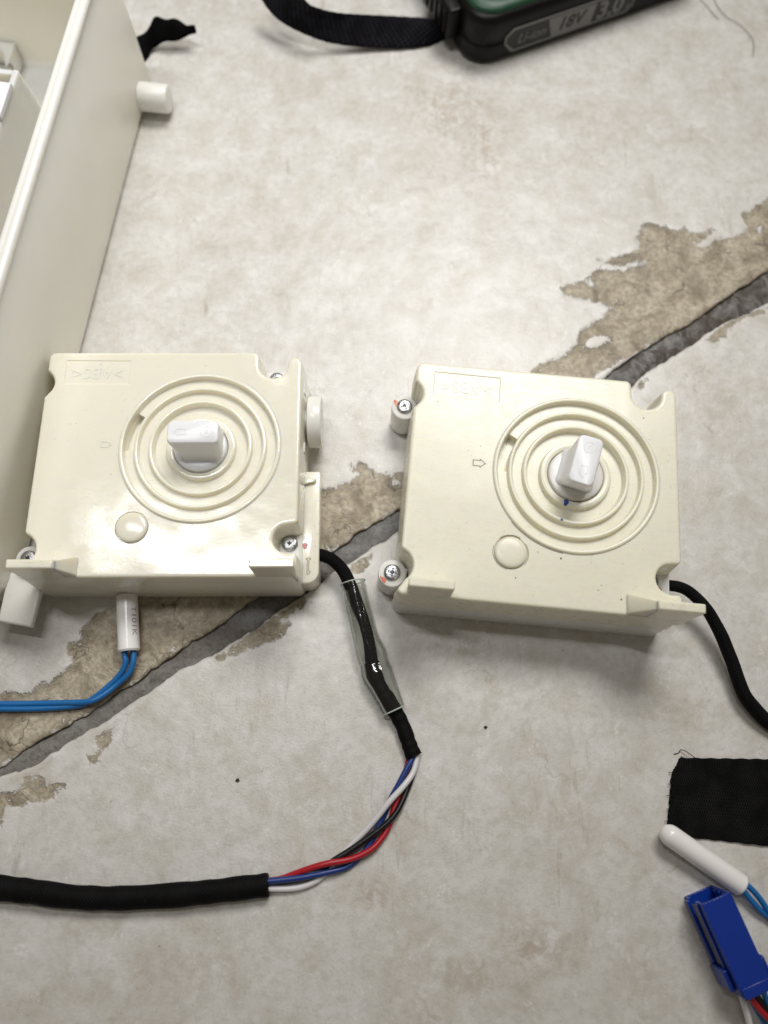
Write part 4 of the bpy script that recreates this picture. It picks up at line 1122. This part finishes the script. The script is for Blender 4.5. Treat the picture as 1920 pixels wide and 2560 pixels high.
# ------------------------------------------------------------------ milky plastic tank along the left edge
ta = math.radians(84.0)
base_pt = np.array([-107.9, 147.7])
dv = np.array([math.cos(ta), math.sin(ta)])
near = base_pt + dv * (-101.0)                     # near end of the wall
tank = thing('plastic_tank', (float(near[0]), float(near[1]), 0), ta, label='milky cream plastic tank with a tall wall, thin rim and side peg', cat='tank')
TL_, TH = 231.0, 60.0                              # length of the wall in view, height
# local frame: x along the wall (away from the camera), y to the left (inside), z up
def tank_shell():
    W_ = 150.0
    outer = []
    for ins, z in ((3.2, 0.0), (1.6, 0.5), (0.5, 1.8), (0.0, 3.6), (0.0, 30.0), (0.4, TH - 0.8), (0.8, TH)):
        outer.append([(x, y, z) for x, y in rrect(ins, ins, TL_ - ins, W_ - ins, 7.0, 6)])
    inner = []
    for ins, z in ((2.4, TH), (2.9, TH - 0.8), (3.2, 30.0), (3.4, 6.0), (5.0, 3.2)):
        inner.append([(x, y, z) for x, y in rrect(ins, ins, TL_ - ins, W_ - ins, 6.0, 6)])
    return loft(outer + inner, True, True)
obj('shell', *tank_shell(), M['tank'], tank, sharp=60)
rim = []
for ins, z in ((0.2, TH - 3.0), (-0.5, TH - 2.0), (-0.6, TH - 1.0), (-0.1, TH - 0.2), (0.9, TH + 0.2), (1.6, TH + 0.3), (2.0, TH + 0.05), (2.3, TH + 0.05), (2.8, TH + 0.3), (3.6, TH + 0.15), (4.2, TH - 0.6), (4.3, TH - 1.6), (3.4, TH - 2.6)):
    rim.append([(x, y, z) for x, y in rrect(ins, ins, TL_ - ins, 150.0 - ins, 6.6, 6)])
obj('rim', *loft(rim, False, False), M['nylon'], tank, sharp=80)
# inner compartment wall with its end, a white panel inside it and a pale well beyond
inv = Matrix.Rotation(-ta, 2)
def tl(p): q = inv @ Vector((p[0] - near[0], p[1] - near[1])); return (q.x, q.y)
dx_, dy_ = tl(un(46, 174, 52))
obj('divider', *loft([[(12, dy_ - 1.6, 3.3), (dx_ + 4, dy_ - 1.6, 3.3), (dx_ + 4, dy_ + 2.6, 3.3), (12, dy_ + 2.6, 3.3)], [(12, dy_, 52), (dx_, dy_, 52), (dx_, dy_ + 2.0, 52), (12, dy_ + 2.0, 52)]]), M['tank'], tank, bevel=0.5)
obj('divider', *loft([[(dx_ - 0.6, dy_ + 2.1, 3.3), (dx_ + 4, dy_ + 2.1, 3.3), (dx_ + 4, 120, 3.3), (dx_ - 0.6, 120, 3.3)], [(dx_ - 2.1, dy_ + 2.1, 51.8), (dx_ - 0.1, dy_ + 2.1, 51.8), (dx_ - 0.1, 120, 51.8), (dx_ - 2.1, 120, 51.8)]]), M['tank'], tank, bevel=0.4)
wx_, wy_ = tl(un(27, 206, 54))
wi = [(wx_ - 14, wy_), (wx_, wy_), (wx_ + 6, 110), (wx_ - 60, 110), (wx_ - 60, wy_ + 40)]
obj('white_insert', *prism(wi, 52.1, 54.0, 0.4), M['tank_white'], tank)
fx_, fy_ = tl(un(56, 46, 13))
obj('far_well', *prism(rrect(fx_, fy_, 226, 120, 7, 6), 3.4, 13.0, 2.5), M['tank'], tank)
# peg on the outer wall
peg = lathe([(5.6, -1.0), (5.5, 2.0), (5.4, 11.6), (5.0, 12.3), (4.2, 12.5), (0.1, 12.5)], 40, 0, 0, True, True)
pv = [(x + 212.0, -z + 0.6, y + 7.0) for x, y, z in peg[0]]
obj('peg', pv, peg[1], M['nylon'], tank, sharp=40)
# flat foot that sticks out at the near end
quad = [tl(un(px, py, 10)) for px, py in ((22, 1428), (104, 1465), (76, 1566), (-6, 1552))]
rings = []
for z, k in ((7.6, 1.02), (9.5, 1.02), (10.0, 0.97)):
    cx_ = sum(q[0] for q in quad) / 4; cy_ = sum(q[1] for q in quad) / 4
    rings.append([(cx_ + (q[0] - cx_) * k, cy_ + (q[1] - cy_) * k, z) for q in quad][::-1])
obj('foot_plate', *loft(rings), M['nylon'], tank, bevel=0.5)
cx_ = sum(q[0] for q in quad) / 4; cy_ = sum(q[1] for q in quad) / 4
obj('foot_stem', *box(cx_ - 3.5, 4.0, cy_ + 0.5, cy_ + 4.5, 0.3, 7.9), M['tank'], tank, bevel=0.4)

# ------------------------------------------------------------------ scrap of black cloth behind the tank
def P3(x, y, z): return un(x / 2.458, y / 2.458, z)
back = [P3(800, 250, 1.0), P3(868, 215, 4), P3(915, 160, 8), P3(958, 106, 11), P3(1020, 112, 11), P3(1080, 120, 10), P3(1150, 152, 9), P3(1206, 184, 8)]
front = [P3(850, 420, 0.6), P3(905, 350, 1.0), P3(930, 300, 2.0), P3(960, 268, 3.5), P3(1015, 250, 5), P3(1075, 236, 6), P3(1150, 216, 7), P3(1204, 190, 7.6)]
Bk = catmull(back, 4); Fr = catmull(front, 4)
v, uvv = [], []; nj = 8
for i, (p, q) in enumerate(zip(Bk, Fr)):
    for s in (0, 1):
        for j in range(nj):
            t = j / (nj - 1); c = p.lerp(q, t)
            v.append((c.x, c.y, c.z + 2.0 * math.sin(math.pi * t) + 0.5 * math.sin(i * 0.7 + 3 * t) - s * 0.9)); uvv.append((i * 1.2, t * 9))
f = []; st = 2 * nj
for i in range(len(Bk) - 1):
    for j in range(nj - 1):
        a = i * st + j; f.append((a, a + 1, a + st + 1, a + st)); b = a + nj; f.append((b, b + st, b + st + 1, b + 1))
    for j in (0, nj - 1):
        a = i * st + j; f.append((a, a + st, a + st + nj, a + nj))
for i in (0, len(Bk) - 1):
    for j in range(nj - 1):
        a = i * st + j; f.append((a, a + 1, a + nj + 1, a + nj))
o6 = P3(950, 300, 0)
cl = obj('cloth_scrap', v, f, M['cloth'], None, origin=o6, uv=uvv, sharp=70); cl.location = Vector(o6) * S
tag(cl, 'pointed scrap of black cloth poking out behind the plastic tank', 'cloth')

# ------------------------------------------------------------------ hairs and crumbs on the floor
def PH(pts, z=0.35): return [un(1700 + x / 7.541, y / 7.541, z + 0.25) for x, y in pts]
for pts, lab in (([(600, -300), (630, -80), (660, 20), (740, 160), (880, 320), (1080, 430), (1250, 580), (1370, 740), (1397, 880), (1380, 1060)], 'long curved dark hair lying on the floor by the battery'),
                 ([(300, -140), (405, 0), (520, 130), (640, 270), (712, 345), (750, 357)], 'short straight dark hair beside the longer curved hair')):
    w = PH(pts); t = tube(w, 0.11, 6, 6)
    oo = (w[-1][0], w[-1][1], 0)
    h = obj('hair_strand', t[0], t[1], M['hair'], None, origin=oo); h.location = Vector(oo) * S
    tag(h, lab, 'hair', 'hairs on the floor')
for px, py, r, lab in ((1214, 1818, 0.55, 'tiny dark crumb on the bare floor near the webbing'), (594, 1950, 0.6, 'tiny dark crumb on the bare floor inside the cable bend')):
    p = un(px, py, 0)
    bm = bmesh.new(); bmesh.ops.create_icosphere(bm, subdivisions=2, radius=1.0)
    vv = [(x.co.x * r * (1 + 0.3 * math.sin(5 * x.co.y + px)), x.co.y * r * 0.8 * (1 + 0.3 * math.sin(4 * x.co.z)), x.co.z * r * 0.5 + r * 0.42) for x in bm.verts]
    ff = [tuple(q.index for q in fc.verts) for fc in bm.faces]; bm.free()
    cb = obj('crumb', vv, ff, M['dark_grime']); cb.location = (p[0] * S, p[1] * S, 0)
    tag(cb, lab, 'crumb', 'crumbs on the floor')
